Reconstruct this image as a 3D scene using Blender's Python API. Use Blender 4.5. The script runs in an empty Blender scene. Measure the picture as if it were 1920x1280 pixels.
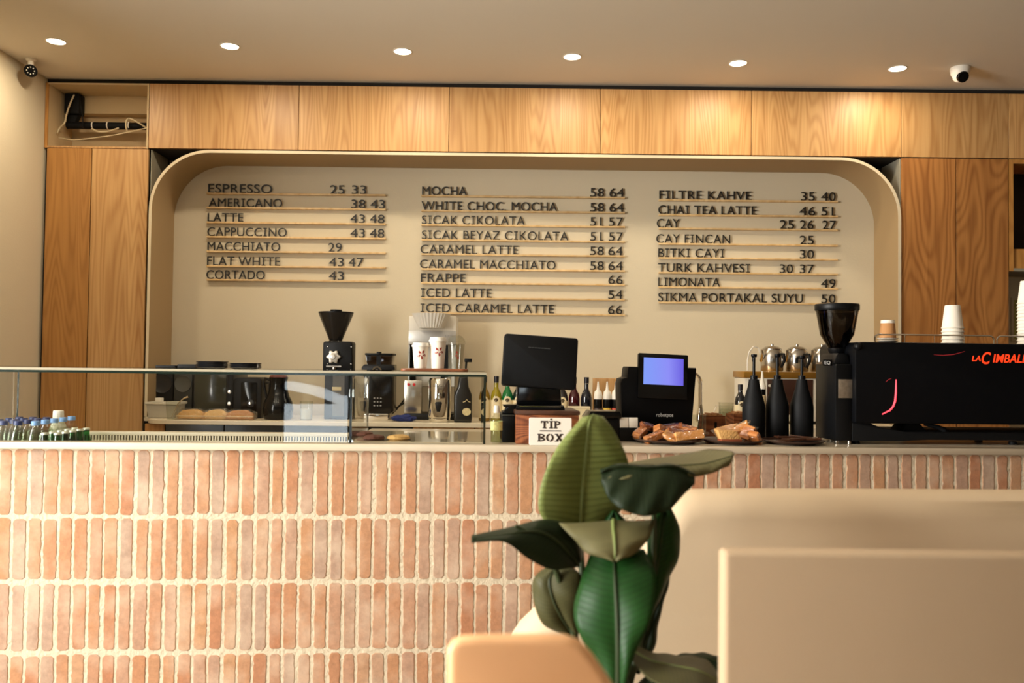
import bpy, bmesh, math, random
from mathutils import Vector, Matrix, noise
PI = math.pi
SC = bpy.context.scene
COL = SC.collection
random.seed(7)

# ------------------------------------------------------------------ camera
FPX, HC = 1600.0, 1.38                     # focal length in pixels of a 1920 frame, eye height
PITCH, ROLL = math.atan(42 / FPX), 0.0118
_F = Vector((0, math.cos(PITCH), math.sin(PITCH)))
_U0 = Vector((0, -math.sin(PITCH), math.cos(PITCH)))
_R0 = Vector((1, 0, 0))
_R = _R0 * math.cos(ROLL) + _U0 * math.sin(ROLL)
_U = _U0 * math.cos(ROLL) - _R0 * math.sin(ROLL)
CAM = Vector((0, 0, HC))
cd = bpy.data.cameras.new('camera')
cam = bpy.data.objects.new('camera', cd)
COL.objects.link(cam)
m = Matrix((_R, _U, -_F)).transposed().to_4x4()
m.translation = CAM
cam.matrix_world = m
cd.sensor_width = 36.0
cd.lens = FPX / 1920 * 36.0
cd.clip_start = 0.05
cd.dof.use_dof = True
cd.dof.focus_distance = 4.4
cd.dof.aperture_fstop = 2.2
SC.camera = cam

# ------------------------------------------------------------------ world, daylight, exposure
w = bpy.data.worlds.new('World')
SC.world = w
w.use_nodes = True
bg = w.node_tree.nodes['Background']
bg.inputs[0].default_value = (0.80, 0.90, 1.0, 1)
bg.inputs[1].default_value = 1.2
SC.view_settings.view_transform = 'Standard'
SC.view_settings.look = 'None'
SC.view_settings.exposure = 0.0
SC.view_settings.gamma = 1.0
SC.view_settings.use_curve_mapping = False
SC.cycles.transparent_max_bounces = 48


def area(name, loc, target, sx, sy, power, col):
    l = bpy.data.lights.new(name, 'AREA')
    l.shape = 'RECTANGLE'
    l.size, l.size_y, l.energy, l.color = sx, sy, power, col
    o = bpy.data.objects.new(name, l)
    COL.objects.link(o)
    o.location = loc
    o.rotation_euler = (Vector(target) - Vector(loc)).to_track_quat('-Z', 'Y').to_euler()
    return o


# open sky outside the big window in the left wall
area('daylight', (-4.5, 1.0, 2.0), (0.4, 2.2, 2.5), 2.6, 2.6, 740, (1.0, 0.95, 0.90))
sl = bpy.data.lights.new('sun', 'SUN')            # noon sun on the street behind the camera
sl.energy, sl.color, sl.angle = 85.0, (0.95, 0.98, 1.0), 0.01
so = bpy.data.objects.new('sun', sl)
COL.objects.link(so)
so.rotation_euler = Vector((0, -0.66, -0.75)).to_track_quat('-Z', 'Y').to_euler()


def disc(name, loc, power, col, d=0.10):      # the diffuser of a downlight, shining straight down
    l = bpy.data.lights.new(name, 'AREA')
    l.shape = 'DISK'
    l.size, l.energy, l.color = d, power, col
    o = bpy.data.objects.new(name, l)
    COL.objects.link(o)
    o.location = loc
    return o


# ------------------------------------------------------------------ picture to place
TH = 0.053                                  # the counter stands 3 degrees askew to the back wall
CO = Vector((0, 3.27, 0))
CU = Vector((math.cos(TH), math.sin(TH), 0))
CN = Vector((-math.sin(TH), math.cos(TH), 0))
YF, YB = 6.0, 6.38                          # cabinet fronts, menu panel
ZT, ZB, ZC = 1.07, 0.98, 3.37               # counter top, back counter top, ceiling
ZG = 1.346                                  # top of the glass case


def ray(x, y):
    return _F + _R * ((x - 960) / FPX) - _U * ((y - 640) / FPX)


def P(x, y, Y):                              # point on a plane parallel to the back wall
    d = ray(x, y)
    return CAM + d * (Y / d.y)


def C(x, y, d):                              # point on a plane parallel to the counter, d behind its face
    r = ray(x, y)
    t = ((CO - CAM).dot(CN) + d) / r.dot(CN)
    return CAM + r * t


def CL(x, y, d):                             # the same in the counter's own frame
    p = C(x, y, d) - CO
    return Vector((p.dot(CU), p.dot(CN), p.z))


def Zp(x, y, z):                             # point on a level plane
    r = ray(x, y)
    return CAM + r * ((z - HC) / r.z)


# ------------------------------------------------------------------ materials
def lin(h):
    c = [int(h[i:i + 2], 16) / 255 for i in (0, 2, 4)]
    return tuple(v / 12.92 if v <= 0.04045 else ((v + 0.055) / 1.055) ** 2.4 for v in c) + (1,)


MATS = {}


def mat(name, col, rough=0.5, metal=0.0, emit=None, es=0.0, bump=0.0, bs=60.0, var=0.0, vs=8.0, coat=0.0, spec=None, sheen=0.0):
    if name in MATS:
        return MATS[name]
    M = bpy.data.materials.new(name)
    M.use_nodes = True
    n, l = M.node_tree.nodes, M.node_tree.links
    b = n['Principled BSDF']
    c = lin(col)
    b.inputs['Base Color'].default_value = c
    b.inputs['Roughness'].default_value = rough
    b.inputs['Metallic'].default_value = metal
    if coat:
        b.inputs['Coat Weight'].default_value = coat
    if spec is not None:
        b.inputs['Specular IOR Level'].default_value = spec
    if emit:
        b.inputs['Emission Color'].default_value = lin(emit)
        b.inputs['Emission Strength'].default_value = es
    tc = n.new('ShaderNodeTexCoord')
    if var:
        t = n.new('ShaderNodeTexNoise')
        t.inputs['Scale'].default_value = vs
        t.inputs['Detail'].default_value = 4
        l.new(tc.outputs['Object'], t.inputs['Vector'])
        r = n.new('ShaderNodeMapRange')
        r.inputs['To Min'].default_value = 1 - var
        r.inputs['To Max'].default_value = 1 + var
        l.new(t.outputs['Fac'], r.inputs['Value'])
        h = n.new('ShaderNodeHueSaturation')
        h.inputs['Color'].default_value = c
        l.new(r.outputs[0], h.inputs['Value'])
        l.new(h.outputs[0], b.inputs['Base Color'])
    if bump:
        t = n.new('ShaderNodeTexNoise')
        t.inputs['Scale'].default_value = bs
        t.inputs['Detail'].default_value = 5
        l.new(tc.outputs['Object'], t.inputs['Vector'])
        bp = n.new('ShaderNodeBump')
        bp.inputs['Strength'].default_value = bump
        bp.inputs['Distance'].default_value = 0.01
        l.new(t.outputs['Fac'], bp.inputs['Height'])
        l.new(bp.outputs[0], b.inputs['Normal'])
    MATS[name] = M
    return M


def wood(name, c1, c2, rough=0.45, ring=24.0, sx=4.6, sz=0.42, ringw=0.27):
    M = bpy.data.materials.new(name)
    M.use_nodes = True
    n, l = M.node_tree.nodes, M.node_tree.links
    b = n['Principled BSDF']
    b.inputs['Roughness'].default_value = rough
    tc, oi = n.new('ShaderNodeTexCoord'), n.new('ShaderNodeObjectInfo')
    mul = n.new('ShaderNodeMath'); mul.operation = 'MULTIPLY'; mul.inputs[1].default_value = 37.0
    l.new(oi.outputs['Random'], mul.inputs[0])
    add = n.new('ShaderNodeVectorMath'); add.operation = 'ADD'
    l.new(tc.outputs['Object'], add.inputs[0]); l.new(mul.outputs[0], add.inputs[1])

    def ns(scale, detail, dist=0.0):
        mp = n.new('ShaderNodeMapping'); mp.inputs['Scale'].default_value = scale
        l.new(add.outputs[0], mp.inputs['Vector'])
        t = n.new('ShaderNodeTexNoise'); t.inputs['Scale'].default_value = 1.0
        t.inputs['Detail'].default_value = detail; t.inputs['Distortion'].default_value = dist
        l.new(mp.outputs[0], t.inputs['Vector'])
        return t.outputs['Fac']

    def ma(op, a, v):
        q = n.new('ShaderNodeMath'); q.operation = op
        for i, s in enumerate((a, v)):
            if isinstance(s, (int, float)):
                q.inputs[i].default_value = s
            else:
                l.new(s, q.inputs[i])
        return q.outputs[0]
    h = ns((sx, 1.0, sz), 1.5)
    rings = ma('SINE', ma('MULTIPLY', h, ring * 6.283), 0)
    rings = ma('POWER', ma('ADD', ma('MULTIPLY', rings, 0.5), 0.5), 1.6)
    streak = ns((22, 3, 0.55), 3)
    fine = ns((150, 20, 4), 2)
    t = ma('ADD', ma('MULTIPLY', rings, ringw), ma('ADD', ma('MULTIPLY', streak, 0.75), ma('MULTIPLY', fine, 0.3)))
    t = ma('SUBTRACT', t, 0.28)
    cr = n.new('ShaderNodeValToRGB')
    cr.color_ramp.elements[0].color = lin(c1); cr.color_ramp.elements[0].position = 0.1
    cr.color_ramp.elements[1].color = lin(c2); cr.color_ramp.elements[1].position = 0.85
    l.new(t, cr.inputs[0])
    hv = n.new('ShaderNodeHueSaturation')
    l.new(cr.outputs[0], hv.inputs['Color'])
    vr = ma('ADD', ma('MULTIPLY', oi.outputs['Random'], 0.22), 0.89)
    l.new(vr, hv.inputs['Value'])
    l.new(hv.outputs[0], b.inputs['Base Color'])
    bp = n.new('ShaderNodeBump'); bp.inputs['Strength'].default_value = 0.06; bp.inputs['Distance'].default_value = 0.004
    l.new(fine, bp.inputs['Height']); l.new(bp.outputs[0], b.inputs['Normal'])
    MATS[name] = M
    return M


def glass(name, tint='fcfdfc', refl=1.0, rough=0.0, base=0.0, bump=0.0):
    """thin clear sheet: straight-through light plus a fresnel reflection"""
    M = bpy.data.materials.new(name)
    M.use_nodes = True
    n, l = M.node_tree.nodes, M.node_tree.links
    n.remove(n['Principled BSDF'])
    out = n['Material Output']
    tr, gl, mx, fr = n.new('ShaderNodeBsdfTransparent'), n.new('ShaderNodeBsdfGlossy'), n.new('ShaderNodeMixShader'), n.new('ShaderNodeFresnel')
    tr.inputs[0].default_value = lin(tint)
    gl.inputs['Roughness'].default_value = rough
    fr.inputs['IOR'].default_value = 1.5
    mt = n.new('ShaderNodeMath'); mt.operation = 'MULTIPLY_ADD'; mt.inputs[1].default_value = refl; mt.inputs[2].default_value = base; mt.use_clamp = True
    if bump:                                       # crinkles
        tc, t, bp = n.new('ShaderNodeTexCoord'), n.new('ShaderNodeTexNoise'), n.new('ShaderNodeBump')
        t.inputs['Scale'].default_value = bump; t.inputs['Detail'].default_value = 3
        bp.inputs['Strength'].default_value = 1.0; bp.inputs['Distance'].default_value = 0.02
        l.new(tc.outputs['Object'], t.inputs['Vector']); l.new(t.outputs['Fac'], bp.inputs['Height'])
        l.new(bp.outputs[0], gl.inputs['Normal'])
    ge, inv, ff = n.new('ShaderNodeNewGeometry'), n.new('ShaderNodeMath'), n.new('ShaderNodeMath')
    inv.operation = 'SUBTRACT'; inv.inputs[0].default_value = 1.0      # the sheet reflects at its outer faces
    ff.operation = 'MULTIPLY'
    l.new(ge.outputs['Backfacing'], inv.inputs[1])
    l.new(fr.outputs[0], mt.inputs[0]); l.new(mt.outputs[0], ff.inputs[0]); l.new(inv.outputs[0], ff.inputs[1]); l.new(ff.outputs[0], mx.inputs[0])
    l.new(tr.outputs[0], mx.inputs[1]); l.new(gl.outputs[0], mx.inputs[2]); l.new(mx.outputs[0], out.inputs[0])
    MATS[name] = M
    return M


def brickmat():
    M = bpy.data.materials.new('old brick')
    M.use_nodes = True
    n, l = M.node_tree.nodes, M.node_tree.links
    b = n['Principled BSDF']; b.inputs['Roughness'].default_value = 0.9
    g, tc = n.new('ShaderNodeNewGeometry'), n.new('ShaderNodeTexCoord')
    cr = n.new('ShaderNodeValToRGB')
    stops = [(0.0, 'ab8f7a'), (0.15, 'b5927a'), (0.35, 'b88460'), (0.55, 'ba8c68'), (0.72, 'b27a58'), (0.88, 'bd8e66'), (1.0, 'b29580')]
    e = cr.color_ramp.elements
    e[0].position, e[0].color = stops[0][0], lin(stops[0][1])
    e[1].position, e[1].color = 1.0, lin(stops[-1][1])
    for p, c in stops[1:-1]:
        q = e.new(p); q.color = lin(c)
    l.new(g.outputs['Random Per Island'], cr.inputs[0])
    t = n.new('ShaderNodeTexNoise'); t.inputs['Scale'].default_value = 42; t.inputs['Detail'].default_value = 8; t.inputs['Roughness'].default_value = 0.75
    l.new(tc.outputs['Object'], t.inputs['Vector'])
    t2 = n.new('ShaderNodeTexNoise'); t2.inputs['Scale'].default_value = 7; t2.inputs['Detail'].default_value = 5
    l.new(tc.outputs['Object'], t2.inputs['Vector'])
    r = n.new('ShaderNodeMapRange'); r.inputs['From Min'].default_value = 0.25; r.inputs['From Max'].default_value = 0.75
    r.inputs['To Min'].default_value = 0.72; r.inputs['To Max'].default_value = 1.2
    l.new(t.outputs['Fac'], r.inputs['Value'])
    h = n.new('ShaderNodeHueSaturation'); l.new(cr.outputs[0], h.inputs['Color']); l.new(r.outputs[0], h.inputs['Value'])
    # mortar bloom smeared on the faces
    r2 = n.new('ShaderNodeMapRange'); r2.inputs['From Min'].default_value = 0.44; r2.inputs['From Max'].default_value = 0.75
    r2.inputs['To Max'].default_value = 0.6
    l.new(t2.outputs['Fac'], r2.inputs['Value'])
    mx = n.new('ShaderNodeMix'); mx.data_type = 'RGBA'
    l.new(r2.outputs[0], mx.inputs['Factor']); l.new(h.outputs[0], mx.inputs['A']); mx.inputs['B'].default_value = lin('d9c3aa')
    l.new(mx.outputs['Result'], b.inputs['Base Color'])
    bp = n.new('ShaderNodeBump'); bp.inputs['Strength'].default_value = 0.5; bp.inputs['Distance'].default_value = 0.004
    l.new(t.outputs['Fac'], bp.inputs['Height']); l.new(bp.outputs[0], b.inputs['Normal'])
    MATS['brick'] = M
    return M


# ------------------------------------------------------------------ mesh building
class MB:
    def __init__(s, u=1.0, o=(0, 0, 0)):
        s.bm, s.u, s.o = bmesh.new(), u, Vector(o)

    def v(s, p):
        return s.bm.verts.new(s.o + Vector(p) * s.u)

    def _bev(s, faces, bev, seg):
        if bev:
            ed = list({e for f in faces for e in f.edges})
            bmesh.ops.bevel(s.bm, geom=ed, offset=bev * s.u, segments=seg, affect='EDGES', profile=0.5, clamp_overlap=True)

    def box(s, x0, x1, y0, y1, z0, z1, bev=0, seg=2, mi=0, rot=None):
        vs = [s.v((x, y, z)) for z in (z0, z1) for y in (y0, y1) for x in (x0, x1)]
        if rot:                                # (axis, angle, centre)
            a, ang, c = rot
            R = Matrix.Rotation(ang, 3, a)
            c = s.o + Vector(c) * s.u
            for q in vs:
                q.co = c + R @ (q.co - c)
        F = [(0, 2, 3, 1), (4, 5, 7, 6), (0, 1, 5, 4), (2, 6, 7, 3), (0, 4, 6, 2), (1, 3, 7, 5)]
        fs = [s.bm.faces.new([vs[i] for i in f]) for f in F]
        for f in fs:
            f.material_index = mi
        s._bev(fs, bev, seg)
        return s

    def prism(s, pts, y0, y1, bev=0, seg=2, mi=0, rev=False):
        """outline in x,z (counter-clockwise seen from the front) pushed from y0 back to y1"""
        a = [s.v((x, y0, z)) for x, z in pts]
        b = [s.v((x, y1, z)) for x, z in pts]
        n = len(pts)
        fs = [s.bm.faces.new(a), s.bm.faces.new(b[::-1])]
        for i in range(n):
            fs.append(s.bm.faces.new((a[i], b[i], b[(i + 1) % n], a[(i + 1) % n])))
        for f in fs:
            f.material_index = mi
        bmesh.ops.recalc_face_normals(s.bm, faces=fs)
        if bev:
            ed = [e for e in fs[0].edges] + [e for e in fs[1].edges]
            bmesh.ops.bevel(s.bm, geom=ed, offset=bev * s.u, segments=seg, affect='EDGES', profile=0.5, clamp_overlap=True)
        return s

    def prismz(s, pts, z0, z1, bev=0, seg=2):
        a = [s.v((x, y, z0)) for x, y in pts]
        b = [s.v((x, y, z1)) for x, y in pts]
        n = len(pts)
        fs = [s.bm.faces.new(a[::-1]), s.bm.faces.new(b)]
        for i in range(n):
            fs.append(s.bm.faces.new((a[i], a[(i + 1) % n], b[(i + 1) % n], b[i])))
        bmesh.ops.recalc_face_normals(s.bm, faces=fs)
        if bev:
            ed = list({e for f in fs[:2] for e in f.edges})
            bmesh.ops.bevel(s.bm, geom=ed, offset=bev * s.u, segments=seg, affect='EDGES', profile=0.5, clamp_overlap=True)
        return s

    def lathe(s, prof, c=(0, 0, 0), seg=24, R=None, a0=0.0, a1=2 * PI, ripple=0.0, mi=0):
        """profile (r, z) turned about z; R turns the result about c"""
        c = Vector(c)
        full = abs(a1 - a0 - 2 * PI) < 1e-6
        n = seg if full else seg + 1
        rings = []
        for r, z in prof:
            if r <= 1e-6:
                p = Vector((0, 0, z))
                rings.append([s.v(c + (R @ p if R else p))])
                continue
            ring = []
            for i in range(n):
                a = a0 + (a1 - a0) * i / seg
                rr = r * (1 + ripple * (1 if i % 2 else -1))
                p = Vector((rr * math.cos(a), rr * math.sin(a), z))
                ring.append(s.v(c + (R @ p if R else p)))
            rings.append(ring)
        fs = []
        for A, B in zip(rings, rings[1:]):
            for i in range(seg):
                j = (i + 1) % n
                if len(A) == 1 and len(B) == 1:
                    continue
                if len(A) == 1:
                    fs.append(s.bm.faces.new((A[0], B[j], B[i])))
                elif len(B) == 1:
                    fs.append(s.bm.faces.new((A[i], A[j], B[0])))
                else:
                    fs.append(s.bm.faces.new((A[i], A[j], B[j], B[i])))
        for f in fs:
            f.material_index = mi
        return s

    def tube(s, pts, r, seg=8, caps=True, mi=0):
        pts = [Vector(p) for p in pts]
        rr = r if isinstance(r, (list, tuple)) else [r] * len(pts)
        prev = None
        rings = []
        for i, p in enumerate(pts):
            t = (pts[min(i + 1, len(pts) - 1)] - pts[max(i - 1, 0)]).normalized()
            if prev is None:
                up = Vector((0, 0, 1)) if abs(t.z) < 0.9 else Vector((0, 1, 0))
                nx = t.cross(up).normalized()
            else:
                nx = (prev - t * prev.dot(t)).normalized()
            prev = nx
            ny = t.cross(nx)
            rings.append([s.v(p + (nx * math.cos(2 * PI * k / seg) + ny * math.sin(2 * PI * k / seg)) * rr[i]) for k in range(seg)])
        fs = []
        for A, B in zip(rings, rings[1:]):
            for k in range(seg):
                fs.append(s.bm.faces.new((A[k], A[(k + 1) % seg], B[(k + 1) % seg], B[k])))
        if caps:
            fs.append(s.bm.faces.new(rings[0][::-1]))
            fs.append(s.bm.faces.new(rings[-1]))
        for f in fs:
            f.material_index = mi
        return s

    def ball(s, c, r, sc=(1, 1, 1), seg=14):
        prof = [(r * math.sin(PI * i / (seg // 2)), -r * math.cos(PI * i / (seg // 2))) for i in range(seg // 2 + 1)]
        prof[0] = (0, -r); prof[-1] = (0, r)
        k = len(s.bm.verts)
        s.lathe(prof, c, seg)
        s.bm.verts.ensure_lookup_table()
        cc = s.o + Vector(c) * s.u
        for q in list(s.bm.verts)[k:]:
            d = q.co - cc
            q.co = cc + Vector((d.x * sc[0], d.y * sc[1], d.z * sc[2]))
        return s

    def turn(s, axis, ang, c=(0, 0, 0)):       # rotate everything built so far
        R = Matrix.Rotation(ang, 3, axis)
        c = s.o + Vector(c) * s.u
        for q in s.bm.verts:
            q.co = c + R @ (q.co - c)
        return s

    def build(s, name, material, parent=None, ang=38, recalc=True, label=None):
        if recalc:
            bmesh.ops.recalc_face_normals(s.bm, faces=s.bm.faces[:])
        me = bpy.data.meshes.new(name)
        s.bm.to_mesh(me)
        s.bm.free()
        for q in (material if isinstance(material, (list, tuple)) else [material]):
            me.materials.append(q)
        me.polygons.foreach_set('use_smooth', [True] * len(me.polygons))
        me.set_sharp_from_angle(angle=math.radians(ang))
        o = bpy.data.objects.new(name, me)
        COL.objects.link(o)
        if parent is not None:
            o.parent = parent
        if label:
            o['label'] = label
        return o


def tag(o, label, cat, group=None, kind=None):
    o['label'] = label
    o['category'] = cat
    if group:
        o['group'] = group
    if kind:
        o['kind'] = kind
    return o


def thing(name, label, cat, loc=(0, 0, 0), rz=0.0, group=None):
    o = bpy.data.objects.new(name, None)
    o.empty_display_size = 0.05
    COL.objects.link(o)
    o.location = loc
    o.rotation_euler = (0, 0, rz)
    return tag(o, label, cat, group)


def struct(o):
    o['kind'] = 'structure'
    return o


def dup(root, loc, rz, label, group=None):
    r = root.copy()
    COL.objects.link(r)
    r.location = loc
    r.rotation_euler = (0, 0, rz)
    r['label'] = label
    if group:
        r['group'] = group
    for ch in list(root.children):
        c = ch.copy(); COL.objects.link(c); c.parent = r
        for g in list(ch.children):
            d = g.copy(); COL.objects.link(d); d.parent = c
    return r


def rrect(x0, x1, z0, z1, r, n=6):             # rounded rectangle outline; r = radius or (bl, br, tr, tl)
    rs = r if isinstance(r, (list, tuple)) else (r, r, r, r)
    out = []
    for (cx, cz, a, q) in ((x0 + rs[0], z0 + rs[0], PI, rs[0]), (x1 - rs[1], z0 + rs[1], 1.5 * PI, rs[1]),
                           (x1 - rs[2], z1 - rs[2], 0, rs[2]), (x0 + rs[3], z1 - rs[3], 0.5 * PI, rs[3])):
        if q <= 0:
            out.append((cx, cz))
        else:
            out += [(cx + q * math.cos(a + PI / 2 * i / n), cz + q * math.sin(a + PI / 2 * i / n)) for i in range(n + 1)]
    return out


# ------------------------------------------------------------------ lettering
_fc = bpy.data.curves.new('glyphs', 'FONT')
_fo = bpy.data.objects.new('glyphs', _fc)
COL.objects.link(_fo)
_fc.resolution_u = 4
_GL = {}
_BOLD = 0.0


def _mesh_of(txt):
    _fc.body = txt
    dg = bpy.context.evaluated_depsgraph_get()
    dg.update()
    ev = _fo.evaluated_get(dg)
    me = ev.to_mesh()
    vs = [tuple(q.co[:2]) for q in me.vertices]
    fs = [tuple(p.vertices) for p in me.polygons]
    ev.to_mesh_clear()
    return vs, fs


def glyph(ch, serif):
    _fc.offset = _BOLD
    k = (ch, serif, _BOLD)
    if k not in _GL:
        if ('H', _BOLD) not in _GL:
            vs, _ = _mesh_of('H')
            _GL[('H', _BOLD)] = (max(p[0] for p in vs), max(p[1] for p in vs))
        hx, cap = _GL[('H', _BOLD)]
        if ch == 'I' and serif:
            a, wd, t = 0.06, 0.30, 0.085
            vs, fs = [], []
            for (x0, x1, z0, z1) in ((a, a + wd, 0, t), (a, a + wd, cap - t, cap), (a + wd / 2 - t / 2, a + wd / 2 + t / 2, t, cap - t)):
                i = len(vs)
                vs += [(x0, z0), (x1, z0), (x1, z1), (x0, z1)]
                fs.append((i, i + 1, i + 2, i + 3))
            adv = wd + 0.12
        else:
            vs, fs = _mesh_of(ch)
            two, _ = _mesh_of(ch + 'H')
            adv = max(p[0] for p in two) - hx
            if ch == '1' and serif:
                x0, x1 = min(p[0] for p in vs), max(p[0] for p in vs)
                i = len(vs)
                e = 0.14
                vs = vs + [(x0 + 0.02, 0), (x1 + e, 0), (x1 + e, 0.08), (x0 + 0.02, 0.08)]
                fs = fs + [(i, i + 1, i + 2, i + 3)]
                adv += e
        _GL[k] = (vs, fs, adv, cap)
    return _GL[k]


def word(txt, x0, x1, zb, cap_h, y, depth, material, parent, name='letter', one=False, shear=0.0, serif=True, grow=0.0, bend=None):
    """letters of txt fitted between x0 and x1 on the plane y (facing -y), each a mesh of its own unless one"""
    pos, lay = 0.0, []
    for ch in txt:
        if ch == ' ':
            pos += 0.30
            continue
        vs, fs, adv, cap = glyph(ch, serif)
        lay.append((ch, pos, vs, fs))
        pos += adv + 0.01
    lo = min(p + min(q[0] for q in vs) for _, p, vs, _ in lay)
    hi = max(p + max(q[0] for q in vs) for _, p, vs, _ in lay)
    cap = glyph('H', serif)[3]
    sx, sz = (x1 - x0) / (hi - lo), cap_h / cap
    bm, objs = None, []
    for ch, p, vs, fs in lay:
        if bm is None or not one:
            bm = MB()
        st = len(bm.bm.verts)
        new = []
        for (gx, gz) in vs:
            z = gz * sz
            new.append(bm.bm.verts.new((x0 + (p + gx - lo) * sx + shear * z, y, zb + z)))
        faces = []
        for f in fs:
            try:
                faces.append(bm.bm.faces.new([new[i] for i in f]))
            except ValueError:
                pass
        for f in faces:
            f.normal_update()
            if f.normal.y > 0:
                f.normal_flip()
        ret = bmesh.ops.extrude_face_region(bm.bm, geom=faces)
        for q in ret['geom']:
            if isinstance(q, bmesh.types.BMVert):
                q.co.y -= depth
        if not one:
            objs.append(bm.build(name, material, parent))
    if one:
        objs.append(bm.build(name, material, parent))
    return objs

# ================================================================== materials of the room
plaster = mat('plaster', 'd1c4a9', 0.85, bump=0.08, bs=90, var=0.03, vs=2)
ceilp = mat('ceiling paint', 'ddd4c4', 0.9, var=0.02, vs=1.5)
oak = wood('oak veneer', 'cfa36b', '9f6c36')
oakd = wood('oak veneer warm', 'c08a48', '94602a')
oakr = wood('oak veneer flame', 'b57c42', '7e4a20', ring=20, sx=3.4, sz=0.7, ringw=0.34)
shadowgap = mat('dark gap', '1d1812', 0.9)
floorm = mat('floor tile', '93826b', 0.4, var=0.06, vs=3)
shell = mat('shaded niche paint', 'a88d66', 0.6)  # colour darkened to carry the shade inside the niche
greyp = mat('grey filler panel', '8d8878', 0.8)
stone = mat('cream stone', 'cdbfa8', 0.22, var=0.05, vs=14)
grout = mat('cream mortar', 'd2c4aa', 0.95, bump=0.5, bs=70, var=0.05, vs=30)
brickmat()
black = mat('satin black plastic', '08090b', 0.42, spec=0.22)
matt = mat('matt black', '0c0d0f', 0.6, spec=0.2)
gloss = mat('gloss black', '060709', 0.14, spec=0.3)
steel = mat('brushed steel', 'c9c4bb', 0.22, metal=1.0)
chrome = mat('chrome', 'e6e2da', 0.08, metal=1.0)
white = mat('white plastic', 'ece6da', 0.4)
paper = mat('white paper cup', 'ece3d3', 0.65)
offw = mat('off white painted steel', 'd9d3c6', 0.45)
ink = mat('black lettering', '14110f', 0.5)
clear = glass('clear sheet')
gedge = mat('green glass edge', '14231d', 0.15)
clearp = glass('clear plastic', 'f9faf8', 1.0, 0.05)
XL = P(85, 148, YF).x
XR, YW = 6.2, -4.6

# ================================================================== the room
b = MB(); b.box(XL - 0.1, XR, YW, YB + 0.1, -0.1, 0)
struct(b.build('floor', floorm))
b = MB(); b.box(XL - 0.1, XR, YW, YB + 0.1, ZC, ZC + 0.1)
struct(b.build('ceiling', ceilp))
LY0, LY1 = -0.3, 2.5
b = MB()
b.box(XL - 0.1, XL, YW, LY0, 0, ZC); b.box(XL - 0.1, XL, LY1, YB + 0.1, 0, ZC)
b.box(XL - 0.1, XL, LY0, LY1, 0, 0.15); b.box(XL - 0.1, XL, LY0, LY1, 3.1, ZC)
struct(b.build('wall_left', plaster))
b = MB()
for i in range(4):
    y = LY0 + (LY1 - LY0) * i / 3
    b.box(XL - 0.08, XL - 0.02, y - 0.03, y + 0.03, 0.15, 3.1)
b.box(XL - 0.08, XL - 0.02, LY0, LY1, 0.15, 0.21); b.box(XL - 0.08, XL - 0.02, LY0, LY1, 3.04, 3.1)
win = struct(b.build('window_2', matt))
b = MB(); b.box(XL - 0.053, XL - 0.047, LY0 + 0.03, LY1 - 0.03, 0.18, 3.07)
b.build('pane', clear, win)
b = MB(); b.box(XL, XR, YB, YB + 0.1, 0, ZC)
struct(b.build('wall_back', plaster))
b = MB(); b.box(XR, XR + 0.1, YW, YB + 0.1, 0, ZC)
struct(b.build('wall_right', mat('dark wall', '5a4430', 0.85)))
DX0, DX1, DZ = -2.12, -1.25, 2.35
b = MB()
b.box(XL, DX0, YW - 0.15, YW, 0, ZC); b.box(DX1, XR, YW - 0.15, YW, 0, ZC); b.box(DX0, DX1, YW - 0.15, YW, DZ, ZC)
struct(b.build('wall_front', plaster))
b = MB()
b.box(DX0 + 0.001, DX0 + 0.03, YW - 0.1, YW - 0.05, 0.005, DZ - 0.001); b.box(DX1 - 0.03, DX1 - 0.001, YW - 0.1, YW - 0.05, 0.005, DZ - 0.001)
b.box(DX0 + 0.03, DX1 - 0.03, YW - 0.1, YW - 0.05, DZ - 0.05, DZ - 0.001)
dr = struct(b.build('door_1', matt))
b = MB(); b.box(DX0 + 0.03, DX1 - 0.03, YW - 0.08, YW - 0.07, 0.01, DZ - 0.05)
b.build('pane', clear, dr)
# street outside the window
b = MB(); b.box(-14, 14, -16, YW - 0.16, -0.6, -0.45)
struct(b.build('street', mat('asphalt', '3a3a3c', 0.9)))
b = MB(); b.box(-14, 14, -16.4, -16, -0.5, 5.5)
struct(b.build('facade', mat('facade render', '2e2c2a', 0.9)))

# white car parked outside, caught in the reflection on the glass case
t = thing('car', 'white car parked on the street outside, seen mirrored in the glass case', 'car', (-2.4, -8.3, -0.45), 0)
carw = mat('white car paint', 'e4ecf2', 0.3)
body = [(-2.3, 0.3), (-1.9, 0.2), (1.7, 0.2), (1.85, 0.35), (1.85, 0.75), (1.6, 0.98), (0.95, 1.14), (0.55, 1.2), (0.2, 1.34), (-0.3, 1.45), (-1.2, 1.44), (-1.8, 1.25), (-2.3, 0.95)]
b = MB(); b.prism(body[::-1], -1.7, 0, 0.05, 3); b.build('body', carw, t)
b = MB(); b.prism([(-1.5, 1.12), (0.62, 1.12), (0.2, 1.27), (-0.3, 1.36), (-1.15, 1.35)], 0.0, 0.012); b.build('side_window', gloss, t)
for x in (-1.45, 1.15):
    b = MB(); b.lathe([(0, 0), (0.33, 0), (0.34, 0.03), (0.34, 0.2), (0, 0.2)], (x, 0.02, 0.34), 28, Matrix.Rotation(PI / 2, 3, 'X')); b.build('wheel', matt, t)

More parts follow.
